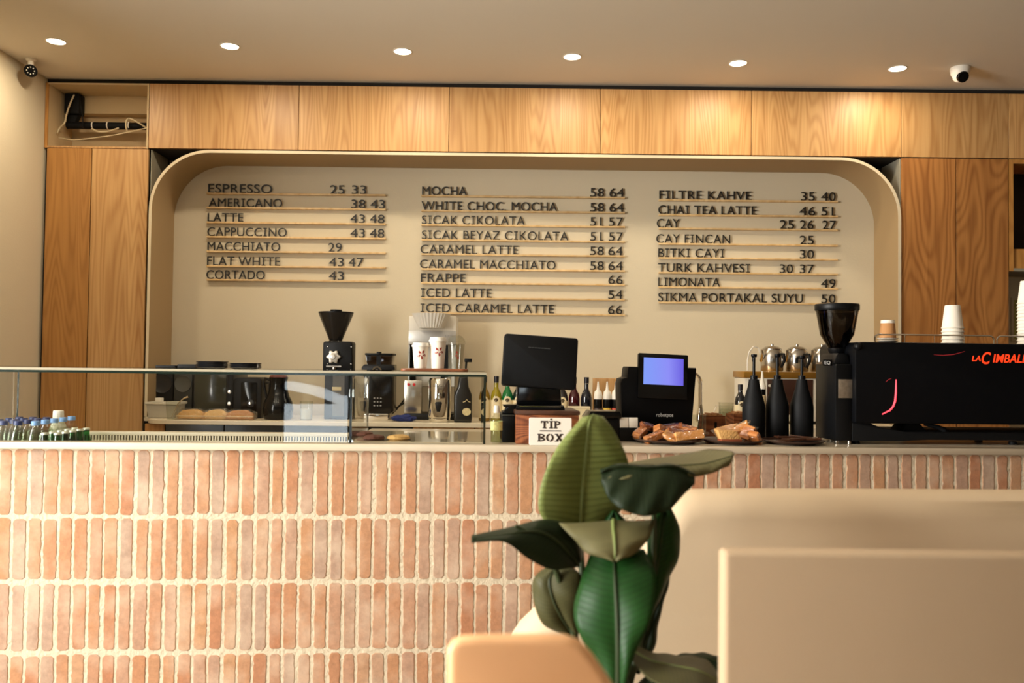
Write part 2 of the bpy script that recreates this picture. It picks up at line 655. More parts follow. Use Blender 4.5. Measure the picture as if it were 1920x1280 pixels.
# ================================================================== downlights
LY, LX = [77, 86, 96, 106, 118, 128], [105, 431, 755, 1073, 1384, 1683]
lampm = mat('lit diffuser', 'fff2dc', 0.5, emit='fff0d6', es=9.0)
trimm = mat('downlight trim', 'e9e2d6', 0.4)
WARM = (1.0, 0.85, 0.63)
ordn = ['leftmost round ceiling downlight, nearest the black bullet camera', 'ceiling downlight, second from the left, above the first closed cabinet door',
        'ceiling downlight above the wooden panel left of the middle, third from left', 'ceiling downlight over the middle menu column, fourth from the left',
        'ceiling downlight over the right menu column, fifth from the left', 'rightmost round ceiling downlight, beside the white dome camera']
rowpos = []
for i in range(6):
    p = Zp(LX[i], LY[i], ZC)
    rowpos.append(p)
    t = thing('ceiling_downlight', ordn[i], 'light', (p.x, p.y, ZC), TH, 'recessed downlights in the ceiling')
    b = MB(); b.lathe([(0.053, -0.001), (0.062, -0.001), (0.063, -0.003), (0.055, -0.005), (0.053, -0.001)], seg=32)
    b.build('trim_ring', trimm, t)
    b = MB(); b.lathe([(0, -0.003), (0.0535, -0.003), (0.0535, -0.0005), (0, -0.0005)], seg=32)
    b.build('diffuser', lampm, t)
    disc('downlight_lamp', (p.x, p.y, ZC - 0.012), 10.5 if i < 4 else 8.8, WARM)
for i in range(3):                              # unseen lamps without fixtures, added to light the left of the room
    p = rowpos[i] + Vector((0.05, -2.9, 0))
    disc('downlight_lamp', (p.x, p.y, ZC - 0.012), 8, WARM)

# ================================================================== ceiling cameras
p = Zp(58, 110, ZC)
u = p.y / FPX
t = thing('security_camera', 'white bullet security camera with black ringed face, in the left ceiling corner', 'camera', (p.x, p.y, ZC), 0.5)
b = MB(u); b.lathe([(0, 0), (9, 0), (9, -3), (7, -5), (5, -5), (5, -14), (0, -14)], seg=20); b.build('bracket', white, t)
R = Matrix.Rotation(PI / 2 + 0.25, 3, 'X')
b = MB(u); b.lathe([(0, -26), (8, -26), (10, -22), (11.5, -18), (11.5, 8), (10, 10), (0, 10)], (0, 4, -22), 24, R); b.build('housing', black, t)
b = MB(u); b.lathe([(0, 10.2), (9.6, 10.2), (9.6, 11), (0, 11)], (0, 4, -22), 24, R); f = b.build('face', gloss, t)
b = MB(u)
for k in range(8):
    a = 2 * PI * k / 8
    b.ball(Vector((0, 4, -22)) + R @ Vector((6.4 * math.cos(a), 6.4 * math.sin(a), 11)), 1.3, seg=8)
b.build('led_ring', white, f)
p = Zp(1800, 127, ZC)
u = p.y / FPX
t = thing('dome_camera', 'white dome security camera with black lens, on the ceiling at right', 'camera', (p.x, p.y, ZC), 0)
b = MB(u); b.lathe([(0, 0), (17, 0), (17.5, -4), (16, -12), (13, -17), (0, -17)], seg=28); b.build('mount', white, t)
R = Matrix.Rotation(PI / 2 + 0.5, 3, 'X')
b = MB(u); b.ball((0, 0, -15), 13.5, seg=20); b.build('eyeball', white, t)
b = MB(u); b.lathe([(0, 15.5), (9.5, 15), (10.5, 13.5), (10.5, 8), (0, 8)], (0, 0, -15), 24, R); b.build('lens', gloss, t)

# ================================================================== cabinets along the back wall
def px(x, y=400, Y=YF):
    return P(x, y, Y).x


Z0, Z1 = 2.872, 3.335
ovr = [(279, 560), (560, 842), (842, 1126), (1126, 1409), (1409, 1690), (1690, 1891), (1891, 2090)]
onm = ['overhead oak cabinet right next to the open one, above the left menu column', 'overhead oak cabinet above the gap between left and middle menu columns',
       'overhead oak cabinet above the middle menu column', 'overhead oak cabinet between the middle and right menu columns',
       'overhead oak cabinet above the right menu column', 'dark-grained overhead oak cabinet under the white dome camera',
       'overhead oak cabinet cut by the right edge of the photo']
for (a, c), lb in zip(ovr, onm):
    x0, x1 = px(a, 220), px(c, 220)
    t = thing('overhead_cabinet', lb, 'cabinet', ((x0 + x1) / 2, YF, Z0), 0, 'overhead oak cabinets')
    h = (x1 - x0) / 2
    b = MB(); b.box(-h, h, 0.022, 0.36, 0.0, Z1 - Z0); b.build('body', shadowgap, t)
    b = MB(); b.box(-h + 0.002, h - 0.002, 0, 0.02, 0.004, Z1 - Z0, 0.001, 1); b.build('door', oak, t)
b = MB(); b.box(XL + 0.001, px(2090, 220), YF + 0.03, YF + 0.3, Z1 + 0.001, ZC)
struct(b.build('trim_1', shadowgap))
# open cupboard at the left end
x0, x1 = XL + 0.004, px(279, 220) - 0.002
W = x1 - x0
inn = mat('cupboard lining', 'c4ac84', 0.8)
t = thing('open_cupboard', 'open overhead cupboard without a door, pipe and cables inside, at left', 'cabinet', (x0, YF, Z0), 0)
b = MB(); b.box(0, 0.02, 0.012, 0.36, 0, Z1 - Z0); b.build('side_panel', inn, t)
b = MB(); b.box(0, 0.02, 0, 0.0118, 0, Z1 - Z0); b.build('edge_strip', oakd, t)
b = MB(); b.box(W - 0.012, W, 0, 0.36, 0, Z1 - Z0); b.build('side_panel', inn, t)
b = MB(); b.box(0.02, W - 0.012, 0, 0.36, 0, 0.012); b.build('bottom_panel', oak, t)
b = MB(); b.box(0.02, W - 0.012, 0, 0.36, Z1 - Z0 - 0.012, Z1 - Z0); b.build('top_panel', inn, t)
b = MB(); b.box(0.02, W - 0.012, 0.34, 0.36, 0.012, Z1 - Z0 - 0.012); b.box(0.02, W - 0.012, 0.26, 0.34, 0.32, Z1 - Z0 - 0.012); b.build('back_panel', inn, t)
YC = YF + 0.2
def oc(x, y, Y=YC):
    return P(x, y, Y)
t = thing('pipe', 'black horizontal pipe strapped with white ties inside the open cupboard', 'pipe', oc(160, 235), 0)
o0 = Vector(t.location)
b = MB(); b.tube([oc(126, 235) - o0, oc(284, 237) - o0], 0.026, 14); b.build('tube', matt, t)
for xx in (175, 203, 243):
    q = oc(xx, 235.5) - o0
    b = MB(); b.tube([q + Vector((-0.004, 0, 0)), q + Vector((0.004, 0, 0))], 0.0285, 14); b.build('strap', white, t)
q = oc(138, 196)
t = thing('junction_box', 'black box with hanging leads inside the open cupboard', 'box', q, 0)
b = MB(); b.box(-0.055, 0.055, -0.03, 0.058, -0.075, 0.075, 0.008); b.build('body', matt, t)
b = MB(); b.prism([(-0.05, -0.075), (-0.05, -0.15), (0.0, -0.15), (0.035, -0.075)], 0.0, 0.05, 0.004); b.build('bracket', matt, t)
q = oc(109, 247)
o = MB(); o.ball((0, 0, 0), 0.02, (0.8, 0.6, 2.6)); o = o.build('cable_plug', matt)
o.location = q; tag(o, 'small dark plug hanging low in the left corner of the open cupboard', 'plug')
def cable(name, pts, r, m_, lb, Y):
    q = [oc(x, y, Y - 0.02 * (i % 2)) for i, (x, y) in enumerate(pts)]
    # smooth
    out = []
    for i in range(len(q) - 1):
        p0, p1, p2, p3 = q[max(i - 1, 0)], q[i], q[i + 1], q[min(i + 2, len(q) - 1)]
        for k in range(5):
            s_ = k / 5
            out.append(0.5 * ((2 * p1) + (p2 - p0) * s_ + (2 * p0 - 5 * p1 + 4 * p2 - p3) * s_ ** 2 + (3 * p1 - p0 - 3 * p2 + p3) * s_ ** 3))
    out.append(q[-1])
    o0 = out[0].copy()
    b = MB(); b.tube([v - o0 for v in out], r, 7)
    o = b.build(name, m_); o.location = o0
    return tag(o, lb, 'cable')
cabm = mat('cream cable', 'cdbd9a', 0.5)
cable('cable', [(139, 178), (131, 196), (125, 214), (121, 230), (112, 240), (107, 250)], 0.006, cabm, 'cream cable looping from the black box to the plug in the open cupboard', YF + 0.13)
cable('cable', [(150, 180), (152, 200), (155, 222), (156, 240)], 0.004, black, 'thin black lead hanging beside the black box in the open cupboard', YF + 0.13)
cable('cable', [(172, 241), (186, 247), (204, 246), (222, 240)], 0.006, cabm, 'short pale cable sagging under the black pipe', YF + 0.13)
cable('cable', [(110, 258), (140, 262), (180, 258), (220, 252), (275, 240)], 0.004, cabm, 'long thin pale cable running along the bottom of the open cupboard', YF + 0.1)
cable('cable', [(238, 246), (236, 230), (242, 222), (256, 228), (275, 240)], 0.006, cabm, 'pale cable arching over the pipe at the right of the open cupboard', YF + 0.13)

# tall cabinets
def tall(a, mid, c, y, lb, m1, m2, z1=Z0 - 0.004):
    x0, xm, x1 = px(a, y), px(mid, y), px(c, y)
    t = thing('tall_cabinet', lb, 'cabinet', ((x0 + x1) / 2, YF, 0), 0)
    cx = (x0 + x1) / 2
    b = MB(); b.box(x0 - cx, x1 - cx, 0.022, 0.37, 0, z1); b.build('body', shadowgap, t)
    b = MB(); b.box(x0 - cx + 0.002, xm - cx - 0.005, 0, 0.02, 0.1, z1, 0.001, 1); b.build('door', m1, t)
    b = MB(); b.box(xm - cx + 0.002, x1 - cx - 0.001, 0, 0.02, 0.1, z1, 0.001, 1); b.build('door', m2, t)
    return t
tall(88, 173, 278.5, 275, 'tall two-door oak cabinet left of the menu niche', oakd, oak)
tall(1690, 1793, 1890.5, 300, 'tall two-door oak cabinet with flame grain, right of the menu niche', oakr, oakr)
b = MB(); b.box(XL + 0.001, px(88, 275) - 0.001, YF + 0.03, YF + 0.3, 0, Z0 - 0.004); struct(b.build('trim_2', shadowgap))

# shelf unit at the right edge
x0 = px(1892, 310)
t = thing('wall_shelf_unit', 'dark open oak shelf unit at the right edge, under the last overhead cabinet', 'shelf', (x0, YF, 2.075), 0)
z1 = Z0 - 0.004 - 2.075
b = MB(); b.box(0, 0.03, 0, 0.36, 0, z1); b.build('side_panel', oakd, t)
b = MB(); b.box(0.72, 0.75, 0, 0.36, 0, z1); b.build('side_panel', oakd, t)
b = MB(); b.box(0.03, 0.72, 0, 0.36, z1 - 0.03, z1); b.build('top_panel', oakd, t)
b = MB(); b.box(0.03, 0.72, 0, 0.36, 0, 0.02); b.build('shelf_board', greyp, t)
b = MB(); b.box(0.03, 0.72, 0.02, 0.36, 0.02, 0.16); b.build('drawer_front', oakd, t)
b = MB(); b.box(0.03, 0.72, 0.32, 0.36, 0.16, z1 - 0.03); b.build('back_panel', shadowgap, t)

# niche shell
x0, x1 = px(281, 420), px(1687, 420)
zt, rr, th = 2.862, 0.42, 0.02
outl = [(x0, ZB + 0.002)] + [(x0 + rr - rr * math.cos(PI / 2 * i / 14), zt - rr + rr * math.sin(PI / 2 * i / 14)) for i in range(15)]
outl += [(x1 - rr + rr * math.sin(PI / 2 * i / 14), zt - rr + rr * math.cos(PI / 2 * i / 14)) for i in range(15)] + [(x1, ZB + 0.002)]
xi0, xi1, zi, ri = x0 + th, x1 - th, zt - th, rr - th
inl = [(xi0, ZB + 0.002)] + [(xi0 + ri - ri * math.cos(PI / 2 * i / 14), zi - ri + ri * math.sin(PI / 2 * i / 14)) for i in range(15)]
inl += [(xi1 - ri + ri * math.sin(PI / 2 * i / 14), zi - ri + ri * math.cos(PI / 2 * i / 14)) for i in range(15)] + [(xi1, ZB + 0.002)]
b = MB()
n = len(outl)
ys = (YF - 0.02, YB - 0.001)
vo = [[b.v((x, y, z)) for x, z in outl] for y in ys]
vi = [[b.v((x, y, z)) for x, z in inl] for y in ys]
for i in range(n - 1):
    b.bm.faces.new((vo[0][i], vo[0][i + 1], vi[0][i + 1], vi[0][i]))
    b.bm.faces.new((vo[1][i], vi[1][i], vi[1][i + 1], vo[1][i + 1]))
    b.bm.faces.new((vo[0][i], vo[1][i], vo[1][i + 1], vo[0][i + 1]))
    b.bm.faces.new((vi[0][i], vi[0][i + 1], vi[1][i + 1], vi[1][i]))
for i in (0, n - 1):
    b.bm.faces.new((vo[0][i], vi[0][i], vi[1][i], vo[1][i]))
tr3 = struct(b.build('trim_3', shell))
b = MB()
vo = [b.v((x, YF - 0.0202, z)) for x, z in outl]; vi = [b.v((x, YF - 0.0202, z)) for x, z in inl]
vo2 = [b.v((x, YF - 0.0225, z)) for x, z in outl]; vi2 = [b.v((x, YF - 0.0225, z)) for x, z in inl]
for i in range(n - 1):
    b.bm.faces.new((vo2[i], vi2[i], vi2[i + 1], vo2[i + 1])); b.bm.faces.new((vo[i], vo2[i], vo2[i + 1], vo[i + 1])); b.bm.faces.new((vi[i], vi[i + 1], vi2[i + 1], vi2[i]))
    b.bm.faces.new((vo[i], vo[i + 1], vi[i + 1], vi[i]))
b.build('edge_band', mat('niche edge band', 'd6c6a8', 0.6), tr3)  # front edge keeps the shell's lighter, unshaded tone
# grey filler behind the rounded corners
b = MB()
b.box(px(279, 420) + 0.001, x0 - 0.001, YF + 0.01, YF + 0.3, ZB + 0.002, Z0 - 0.006)
b.box(x1 + 0.001, px(1690, 420) - 0.001, YF + 0.01, YF + 0.3, ZB + 0.002, Z0 - 0.006)
struct(b.build('trim_4', greyp))

# ================================================================== menu rails and letters
MENU = [
    # rail px x0, x1, y (right end a little lower), item (x0, x1, base), prices (txt, x0, x1)
    (387, 723, [(('ESPRESSO', 389, 509), 360.8, [('25', 618, 645), ('33', 659, 686)]),
                (('AMERICANO', 390, 528), 387.6, [('38', 658, 684.6), ('43', 694, 721)]),
                (('LATTE', 388, 455), 415.3, [('43', 656, 683.5), ('48', 692.7, 720.4)]),
                (('CAPPUCCINO', 387.5, 536.7), 442.4, [('43', 656, 683.5), ('48', 692.7, 720)]),
                (('MACCHIATO', 387.7, 524), 469.6, [('29', 615, 640)]),
                (('FLAT WHITE', 387, 524), 497.1, [('43', 616, 643.7), ('47', 652.7, 680.8)]),
                (('CORTADO', 385.6, 495.4), 522.8, [('43', 615.8, 643.7)])]),
    (790, 1172, [(('MOCHA', 791, 875), 365.5, [('58', 1107, 1133), ('64', 1143, 1170.7)]),
                 (('WHITE CHOC. MOCHA', 789.8, 1044.8), 393.4, [('58', 1107, 1133), ('64', 1143, 1170)]),
                 (('SICAK CIKOLATA', 790.5, 984), 420.2, [('51', 1107, 1132), ('57', 1142, 1168.6)]),
                 (('SICAK BEYAZ CIKOLATA', 790.5, 1066), 448.2, [('51', 1107, 1132), ('57', 1142, 1168.6)]),
                 (('CARAMEL LATTE', 788, 972), 475.2, [('58', 1106.5, 1132.5), ('64', 1141, 1168)]),
                 (('CARAMEL MACCHIATO', 787, 1042), 503, [('58', 1106.5, 1132.5), ('64', 1141, 1168)]),
                 (('FRAPPE', 788.6, 873), 529, [('66', 1141, 1168)]),
                 (('ICED LATTE', 788.6, 921.7), 557, [('54', 1141, 1167.5)]),
                 (('ICED CARAMEL LATTE', 788, 1039), 585.5, [('66', 1140.5, 1167.3)])]),
    (1236, 1571, [(('FILTRE KAHVE', 1236.7, 1410), 373.2, [('35', 1503, 1529), ('40', 1541, 1568)]),
                  (('CHAI TEA LATTE', 1234.8, 1420), 401, [('46', 1499.8, 1530), ('51', 1541.5, 1567.8)]),
                  (('CAY', 1232, 1275), 426.5, [('25', 1463, 1490), ('26', 1501, 1526.6), ('27', 1543, 1569)]),
                  (('CAY FINCAN', 1231, 1370), 455.3, [('25', 1500.7, 1527)]),
                  (('BITKI CAYI', 1234.8, 1358.8), 482, [('30', 1501, 1527.3)]),
                  (('TURK KAHVESI', 1234.4, 1407), 509.6, [('30', 1463, 1488), ('37', 1501, 1527)]),
                  (('LIMONATA', 1234.8, 1351), 536.5, [('49', 1540.8, 1568)]),
                  (('SIKMA PORTAKAL SUYU', 1234.8, 1506.6), 565.2, [('50', 1541.5, 1567.8)])]),
]
railm = wood('pale rail wood', 'e2c492', 'c59a5c', ring=8)
YR = YB - 0.03
cname = ['left', 'middle', 'right']
for ci, (rx0, rx1, rows) in enumerate(MENU):
    for (nm, a, c), base, prices in rows:
        z = (P(a, base, YR).z + P((a + rx1) / 2, base + 0.7, YR).z) / 2
        X0, X1 = P(rx0, base, YR).x, P(rx1, base, YR).x
        cx = (X0 + X1) / 2
        b = MB(); b.box(X0 - cx, X1 - cx, -0.002, 0.0299, -0.013, 0, 0.0015, 1)
        r = b.build('menu_rail', railm)
        r.location = (cx, YR, z)
        tag(r, 'thin wooden menu rail reading %s %s, in the %s column' % (nm, ' '.join(q[0] for q in prices), cname[ci]), 'menu sign', 'menu rails on the beige wall')
        r.rotation_euler = (0, -0.0015, 0)
        for txt, q0, q1 in [(nm, a, c)] + prices:
            word(txt, P(q0, base, YR).x - cx, P(q1, base, YR).x - cx, 0.0005, 0.0655, 0.017, 0.006, ink, r)

# ================================================================== front counter (local frame: x along, y back, z up)
XA, XB = CL(-260, 850, 0).x, CL(2150, 850, 0).x
CD = 0.78                                        # depth of the counter
cxl = lambda x, d=0.03, y=830: CL(x, y, d).x      # pixel column to counter x at depth d
xg0, xg1 = CL(33, 740, 0.58).x, CL(911, 770, 0.03).x   # ends of the glass case
xdv = CL(657, 770, 0.03).x
ctr = thing('service_counter', 'long counter faced with upright pink bricks under a cream stone top', 'counter', CO, TH)
b = MB(); b.box(XA, XB, 0.006, 0.05, 0, 1.045); b.build('mortar_bed', grout, ctr)
# bricks: stacked upright in straight columns, each with its own ragged outline
b = MB()
rng = random.Random(11)
pitch = 0.0553
x_first = CL(36.5, 960, 0).x
k0 = int((XA - x_first) / pitch) + 1
k1 = int((XB - x_first) / pitch)
rows = [(0.803, 1.043), (0.561, 0.787), (0.301, 0.545), (0.05, 0.285)]
for ri_, (za, zb) in enumerate(rows):
    for k in range(k0, k1):
        cx = x_first + k * pitch + rng.uniform(-0.0018, 0.0018)
        hw = 0.0220 + rng.uniform(-0.0022, 0.0022)
        z0, z1 = za + rng.uniform(-0.004, 0.004), zb + (rng.uniform(-0.005, 0.003) if ri_ else rng.uniform(-0.002, 0.001))
        tilt = rng.uniform(-0.006, 0.006)
        sd = Vector((rng.uniform(0, 99), rng.uniform(0, 99), 0))
        pts = []
        N = 22
        cr = 0.007
        for (sx_, zA, zB) in ((1, z0 + cr, z1 - cr), (-1, z1 - cr, z0 + cr)):
            for i in range(N + 1):
                f = i / N
                z = zA + (zB - zA) * f
                jag = noise.noise(sd + Vector((z * 75, sx_ * 7, 0))) * 0.0040 + noise.noise(sd + Vector((z * 14, sx_ * 9, 3))) * 0.0022
                pts.append((sx_ * (hw + jag), z))
            zt_ = z1 if sx_ == 1 else z0
            for q in (0.55, -0.55):
                pts.append((sx_ * q * hw, zt_ + noise.noise(sd + Vector((q * 5, sx_, 9))) * 0.002))
        prot = rng.uniform(0.0, 0.002)
        zc = (z0 + z1) / 2
        outer = [b.bm.verts.new((cx + x + tilt * (z - zc), 0.0065, z)) for x, z in pts]
        mid = [b.bm.verts.new((cx + x * 0.98 + tilt * (z - zc), 0.0052 - prot * 0.4, zc + (z - zc) * 0.997)) for x, z in pts]
        inn_ = [b.bm.verts.new((cx + x * 0.9 + tilt * (z - zc), 0.0046 - prot * 0.4, zc + (z - zc) * 0.985)) for x, z in pts]
        nn = len(pts)
        for A, B in ((outer, mid), (mid, inn_)):
            for i in range(nn):
                b.bm.faces.new((A[i], A[(i + 1) % nn], B[(i + 1) % nn], B[i]))
        b.bm.faces.new(inn_)
b.build('brick_facing', MATS['brick'], ctr, ang=14)
# body, stone, well
b = MB()
b.box(xdv, XB, CD - 0.03, CD, 0, 1.045); b.box(XA, xdv - 0.0005, 0.62, 0.65, 0, 1.0); b.box(XA, XA + 0.0295, 0.05, 0.6195, 0, 1.045); b.box(XB - 0.03, XB, 0.05, CD - 0.03, 0, 1.045)
b.build('carcass', offw, ctr)
b = MB()
b.box(XA, XB, -0.018, 0.06, 1.0452, ZT, 0.003)                 # front strip
b.box(xdv, XB, 0.0602, CD, 1.0452, ZT)                         # right slab
b.build('stone_top', stone, ctr)
wellm = mat('well steel', 'd8d0bd', 0.35)
b = MB()
b.box(XA + 0.03, xdv - 0.002, 0.0605, 0.6195, 0.90, 0.92); b.box(XA + 0.03, xdv - 0.002, 0.0605, 0.064, 0.9201, 1.045)
b.box(XA + 0.03, xdv - 0.002, 0.595, 0.6195, 0.9201, 1.0)
b.build('well', wellm, ctr)

# ---- glass display case
case = thing('glass_display_case', 'long frameless glass display case standing on the left of the counter', 'display case', CO, TH)
G2 = (clear, gedge)
def pane(name, x0, x1, y0, y1, z0, z1, axis, parent=case):
    b = MB(); b.box(x0, x1, y0, y1, z0, z1)
    b.bm.normal_update()
    for f in b.bm.faces:
        f.material_index = 0 if abs(f.normal[axis]) > 0.5 else 1
    return b.build(name, G2, parent, recalc=True)
GY0, GY1 = 0.022, 0.60
pane('top_pane', XA + 0.02, xg1, GY0 - 0.004, GY1, ZG - 0.018, ZG, 2)
b = MB(); b.box(XA + 0.02, xg1, GY0 - 0.0052, GY0 - 0.0042, ZG - 0.0088, ZG); b.build('edge_highlight', mat('painted edge highlight', 'a39a84', 0.25), case)  # pale strip painting the light caught along the glass top edge
pane('front_pane', XA + 0.02, xdv - 0.002, GY0, GY0 + 0.008, ZT + 0.0005, ZG - 0.0185, 1)
pane('front_pane', xdv + 0.002, xg1 - 0.0005, GY0, GY0 + 0.008, ZT + 0.0005, ZG - 0.0185, 1)
pane('end_pane', xg1 - 0.009, xg1 - 0.001, GY0 + 0.0085, GY1 - 0.01, ZT + 0.0005, ZG - 0.0185, 0)
pane('end_pane', xg0 - 0.008, xg0, GY0 + 0.0085, GY1 - 0.01, ZT + 0.0015, ZG - 0.0185, 0)
pane('divider_pane', xdv - 0.002, xdv + 0.006, GY0 + 0.0085, GY1 - 0.01, ZT + 0.0015, ZG - 0.0185, 0)
fl = mat('glossy case floor', 'b9ab90', 0.06, coat=0.5)
b = MB(); b.box(xdv + 0.008, xg1 - 0.012, 0.07, GY1 - 0.02, ZT + 0.0005, ZT + 0.004); b.build('glass_floor', fl, case)
b = MB(); b.box(xdv - 0.006, xdv + 0.012, GY0 + 0.009, GY0 + 0.03, ZT + 0.0005, ZT + 0.012); b.box(xdv - 0.006, xdv + 0.012, GY0 + 0.009, GY0 + 0.026, ZG - 0.1, ZG - 0.07)
b.build('corner_clip', chrome, case)
# slotted air outlet along the back of the well
xs0, xs1 = CL(152, 815, 0.5).x, CL(652, 815, 0.5).x
grm = mat('cream steel', 'd4c9b2', 0.4)
gr = thing('air_grille', 'long cream slotted air grille along the back of the glass case', 'grille', CO, TH)
b = MB()
zs0, zs1 = 1.0325, 1.053
b.box(xs0, xs1, 0.5, 0.56, zs1, 1.067, 0.002); b.box(xs0, xs1, 0.5, 0.52, 0.99, zs0)
ns_ = 92
for i in range(ns_ + 1):
    x = xs0 + (xs1 - xs0) * i / ns_
    b.box(max(xs0, x - 0.003), min(xs1, x + 0.003), 0.5, 0.512, zs0, zs1)
b.build('slot_panel', grm, gr)
b = MB(); b.box(xs0, xs1, 0.53, 0.536, 0.99, zs1); b.build('dark_chamber', mat('dark chamber', '3a2c1a', 0.9), gr)
b = MB(); b.box(xs0, xs0 + 0.01, 0.536, 0.56, 0.9205, zs1 - 0.001); b.box(xs1 - 0.01, xs1, 0.536, 0.56, 0.9205, zs1 - 0.001); b.build('bracket', grm, gr)

# ================================================================== back counter
bx0, bx1 = P(265, 790, 5.72).x, P(1694, 790, 5.72).x
cnt2 = mat('back counter laminate', 'd8cab0', 0.35, var=0.03, vs=8)
t = thing('back_counter', 'narrow cream worktop with a rounded end running under the menu', 'worktop', (0, 0, ZB), 0)
yb0 = 5.70
xr0 = px(281, 420) + 0.001
xr1 = px(1687, 420) - 0.001
arc = [(bx0 + 0.16 - 0.16 * math.cos(PI / 2 * i / 8), 5.86 - 0.16 * math.sin(PI / 2 * i / 8)) for i in range(9)]
b = MB(); b.prismz(arc + [(bx1, yb0), (bx1, YF - 0.024), (xr1, YF - 0.024), (xr1, YB - 0.002), (xr0, YB - 0.002), (xr0, YF - 0.024), (bx0, YF - 0.024)], -0.029, 0, 0.003, 1)
b.build('slab', cnt2, t)
def low(x0, x1, m_, lb, nm='base_cabinet', cat='cabinet', y0=5.78):
    X0, X1 = P(x0, 798, y0).x, P(x1, 798, y0).x
    t = thing(nm, lb, cat, ((X0 + X1) / 2, y0, 0), 0)
    h = (X1 - X0) / 2 - 0.002
    yb = 0.2
    b = MB(); b.box(-h, h, 0.022, yb, 0, ZB - 0.031); b.build('body', shadowgap, t)
    b = MB(); b.box(-h, h, 0, 0.02, 0.08, ZB - 0.033, 0.002, 1); b.build('door', m_, t)
    return t
fr = mat('fridge glass', '2c3033', 0.12)
low(271, 309, oakd, 'narrow oak base cabinet under the rounded end of the back counter')
low(310, 420, fr, 'left dark glass-fronted fridge under the back counter', 'undercounter_fridge', 'fridge')
low(420.5, 534, fr, 'second dark glass-fronted fridge under the back counter', 'undercounter_fridge', 'fridge')
low(534.5, 648, fr, 'third dark glass-fronted fridge under the back counter', 'undercounter_fridge', 'fridge')
low(649, 773, gloss, 'black glass-fronted fridge right of the glass divider, under the back counter', 'undercounter_fridge', 'fridge')
low(774, 890, oak, 'oak base cabinet under the steel urn', )
low(891, 1010, oak, 'oak base cabinet under the syrup bottles')
low(1580, 1692, oakd, 'oak base cabinet seen in the gap under the espresso machine')

# ================================================================== things on the front counter
def on(x, d, z=ZT):                               # base point on the counter at pixel column x, depth d
    p = C(x, 835, d)
    return Vector((p.x, p.y, z + 0.0006))


def tl(ox, ou, x0, x1, zb, cap, y, depth, txt, m_, par, nm='lettering', **k):
    return word(txt, x0 * ou, x1 * ou, zb * ou, cap * ou, y * ou, depth, m_, par, nm, one=True, serif=False, **k)


# ---- wooden cash box
L = on(1026, 0.05); u = L.y / FPX
boxw = wood('reddish pine', 'a4623a', '5e2d16', ring=34, sx=1.2, sz=6, ringw=0.5)
dkw = wood('dark lid wood', '5a3826', '2e1a10', ring=12, sx=2, sz=2)
t = thing('wooden_box', 'reddish wooden box with a darker lid under the black till screen', 'box', L, TH)
b = MB(u); b.box(-59, 59, 0, 120, 0, 54, 1); b.build('body', boxw, t)
b = MB(u); b.box(-61, 61, -3, 122, 54.3, 62, 1.5); b.build('lid', dkw, t)
zbox = L.z + 62 * u
# ---- tip sign leaning on it
L = on(1032, -0.008); u = L.y / FPX
sgn = mat('white sign board', 'e9e2d6', 0.45, var=0.03, vs=40)
t = thing('tip_sign', 'white sign board lettered TİP BOX leaning on the wooden box', 'sign', L, TH)
b = MB(u); b.prism(rrect(-40, 40, 0, 51.5, 3), 0, 4, 0.5, 1); b.turn('X', -0.06); b.build('board', sgn, t)
sp = mat('sign lettering', '2a1a14', 0.6)
b = MB(u)
def slab(b, rects):
    for x0, x1, z0, z1 in rects:
        b.box(x0, x1, -0.6, 0.3, z0, z1)
S0 = -1                                           # y is -0.6..0.3 in front of the board
def TT(x, z, w, h):   # slab T
    slab(b, [(x, x + w, z + h - 2.6, z + h), (x, x + 1.8, z + h - 4.2, z + h - 2.6), (x + w - 1.8, x + w, z + h - 4.2, z + h - 2.6),
             (x + w / 2 - 1.8, x + w / 2 + 1.8, z, z + h - 2.6), (x + w / 2 - 3.4, x + w / 2 + 3.4, z, z + 1.8)])
def II(x, z, w, h):
    slab(b, [(x + w / 2 - 1.8, x + w / 2 + 1.8, z + 1.8, z + h - 1.8), (x, x + w, z, z + 1.8), (x, x + w, z + h - 1.8, z + h)])
def bowl(x, z, w, h, t_):
    n_ = 10
    o_ = [(x + w * math.sin(PI * i / n_), z + h / 2 + h / 2 * math.cos(PI * i / n_)) for i in range(n_ + 1)]
    i_ = [(x + (w - t_) * math.sin(PI * i / n_), z + h / 2 + (h / 2 - t_ * 0.7) * math.cos(PI * i / n_)) for i in range(n_ + 1)]
    for k in range(n_):
        b.prism([o_[k], i_[k], i_[k + 1], o_[k + 1]], -0.6, 0.3)
def PP(x, z, w, h):
    slab(b, [(x + 1.5, x + 5, z + 1.8, z + h - 1.8), (x, x + 7, z, z + 1.8), (x, x + 6, z + h - 1.8, z + h)])
    bowl(x + 5.4, z + h * 0.42, w - 5.4, h * 0.58, 3.2)
def BB(x, z, w, h):
    slab(b, [(x + 1.5, x + 5, z + 1.8, z + h - 1.8), (x, x + 6.4, z, z + 1.8), (x, x + 6.4, z + h - 1.8, z + h)])
    bowl(x + 5.6, z + h * 0.48, w - 6.4, h * 0.52, 3.2); bowl(x + 5.6, z, w - 5.6, h * 0.54, 3.4)
def OO(x, z, w, h):
    n_ = 20
    o_ = [(x + w / 2 + w / 2 * math.cos(2 * PI * i / n_), z + h / 2 + (h / 2 + 0.3) * math.sin(2 * PI * i / n_)) for i in range(n_)]
    i_ = [(x + w / 2 + (w / 2 - 3.6) * math.cos(2 * PI * i / n_), z + h / 2 + (h / 2 - 1.8) * math.sin(2 * PI * i / n_)) for i in range(n_)]
    for k in range(n_):
        if k in (4, 14):                          # stencil breaks
            continue
        b.prism([o_[k], o_[(k + 1) % n_], i_[(k + 1) % n_], i_[k]], -0.6, 0.3)
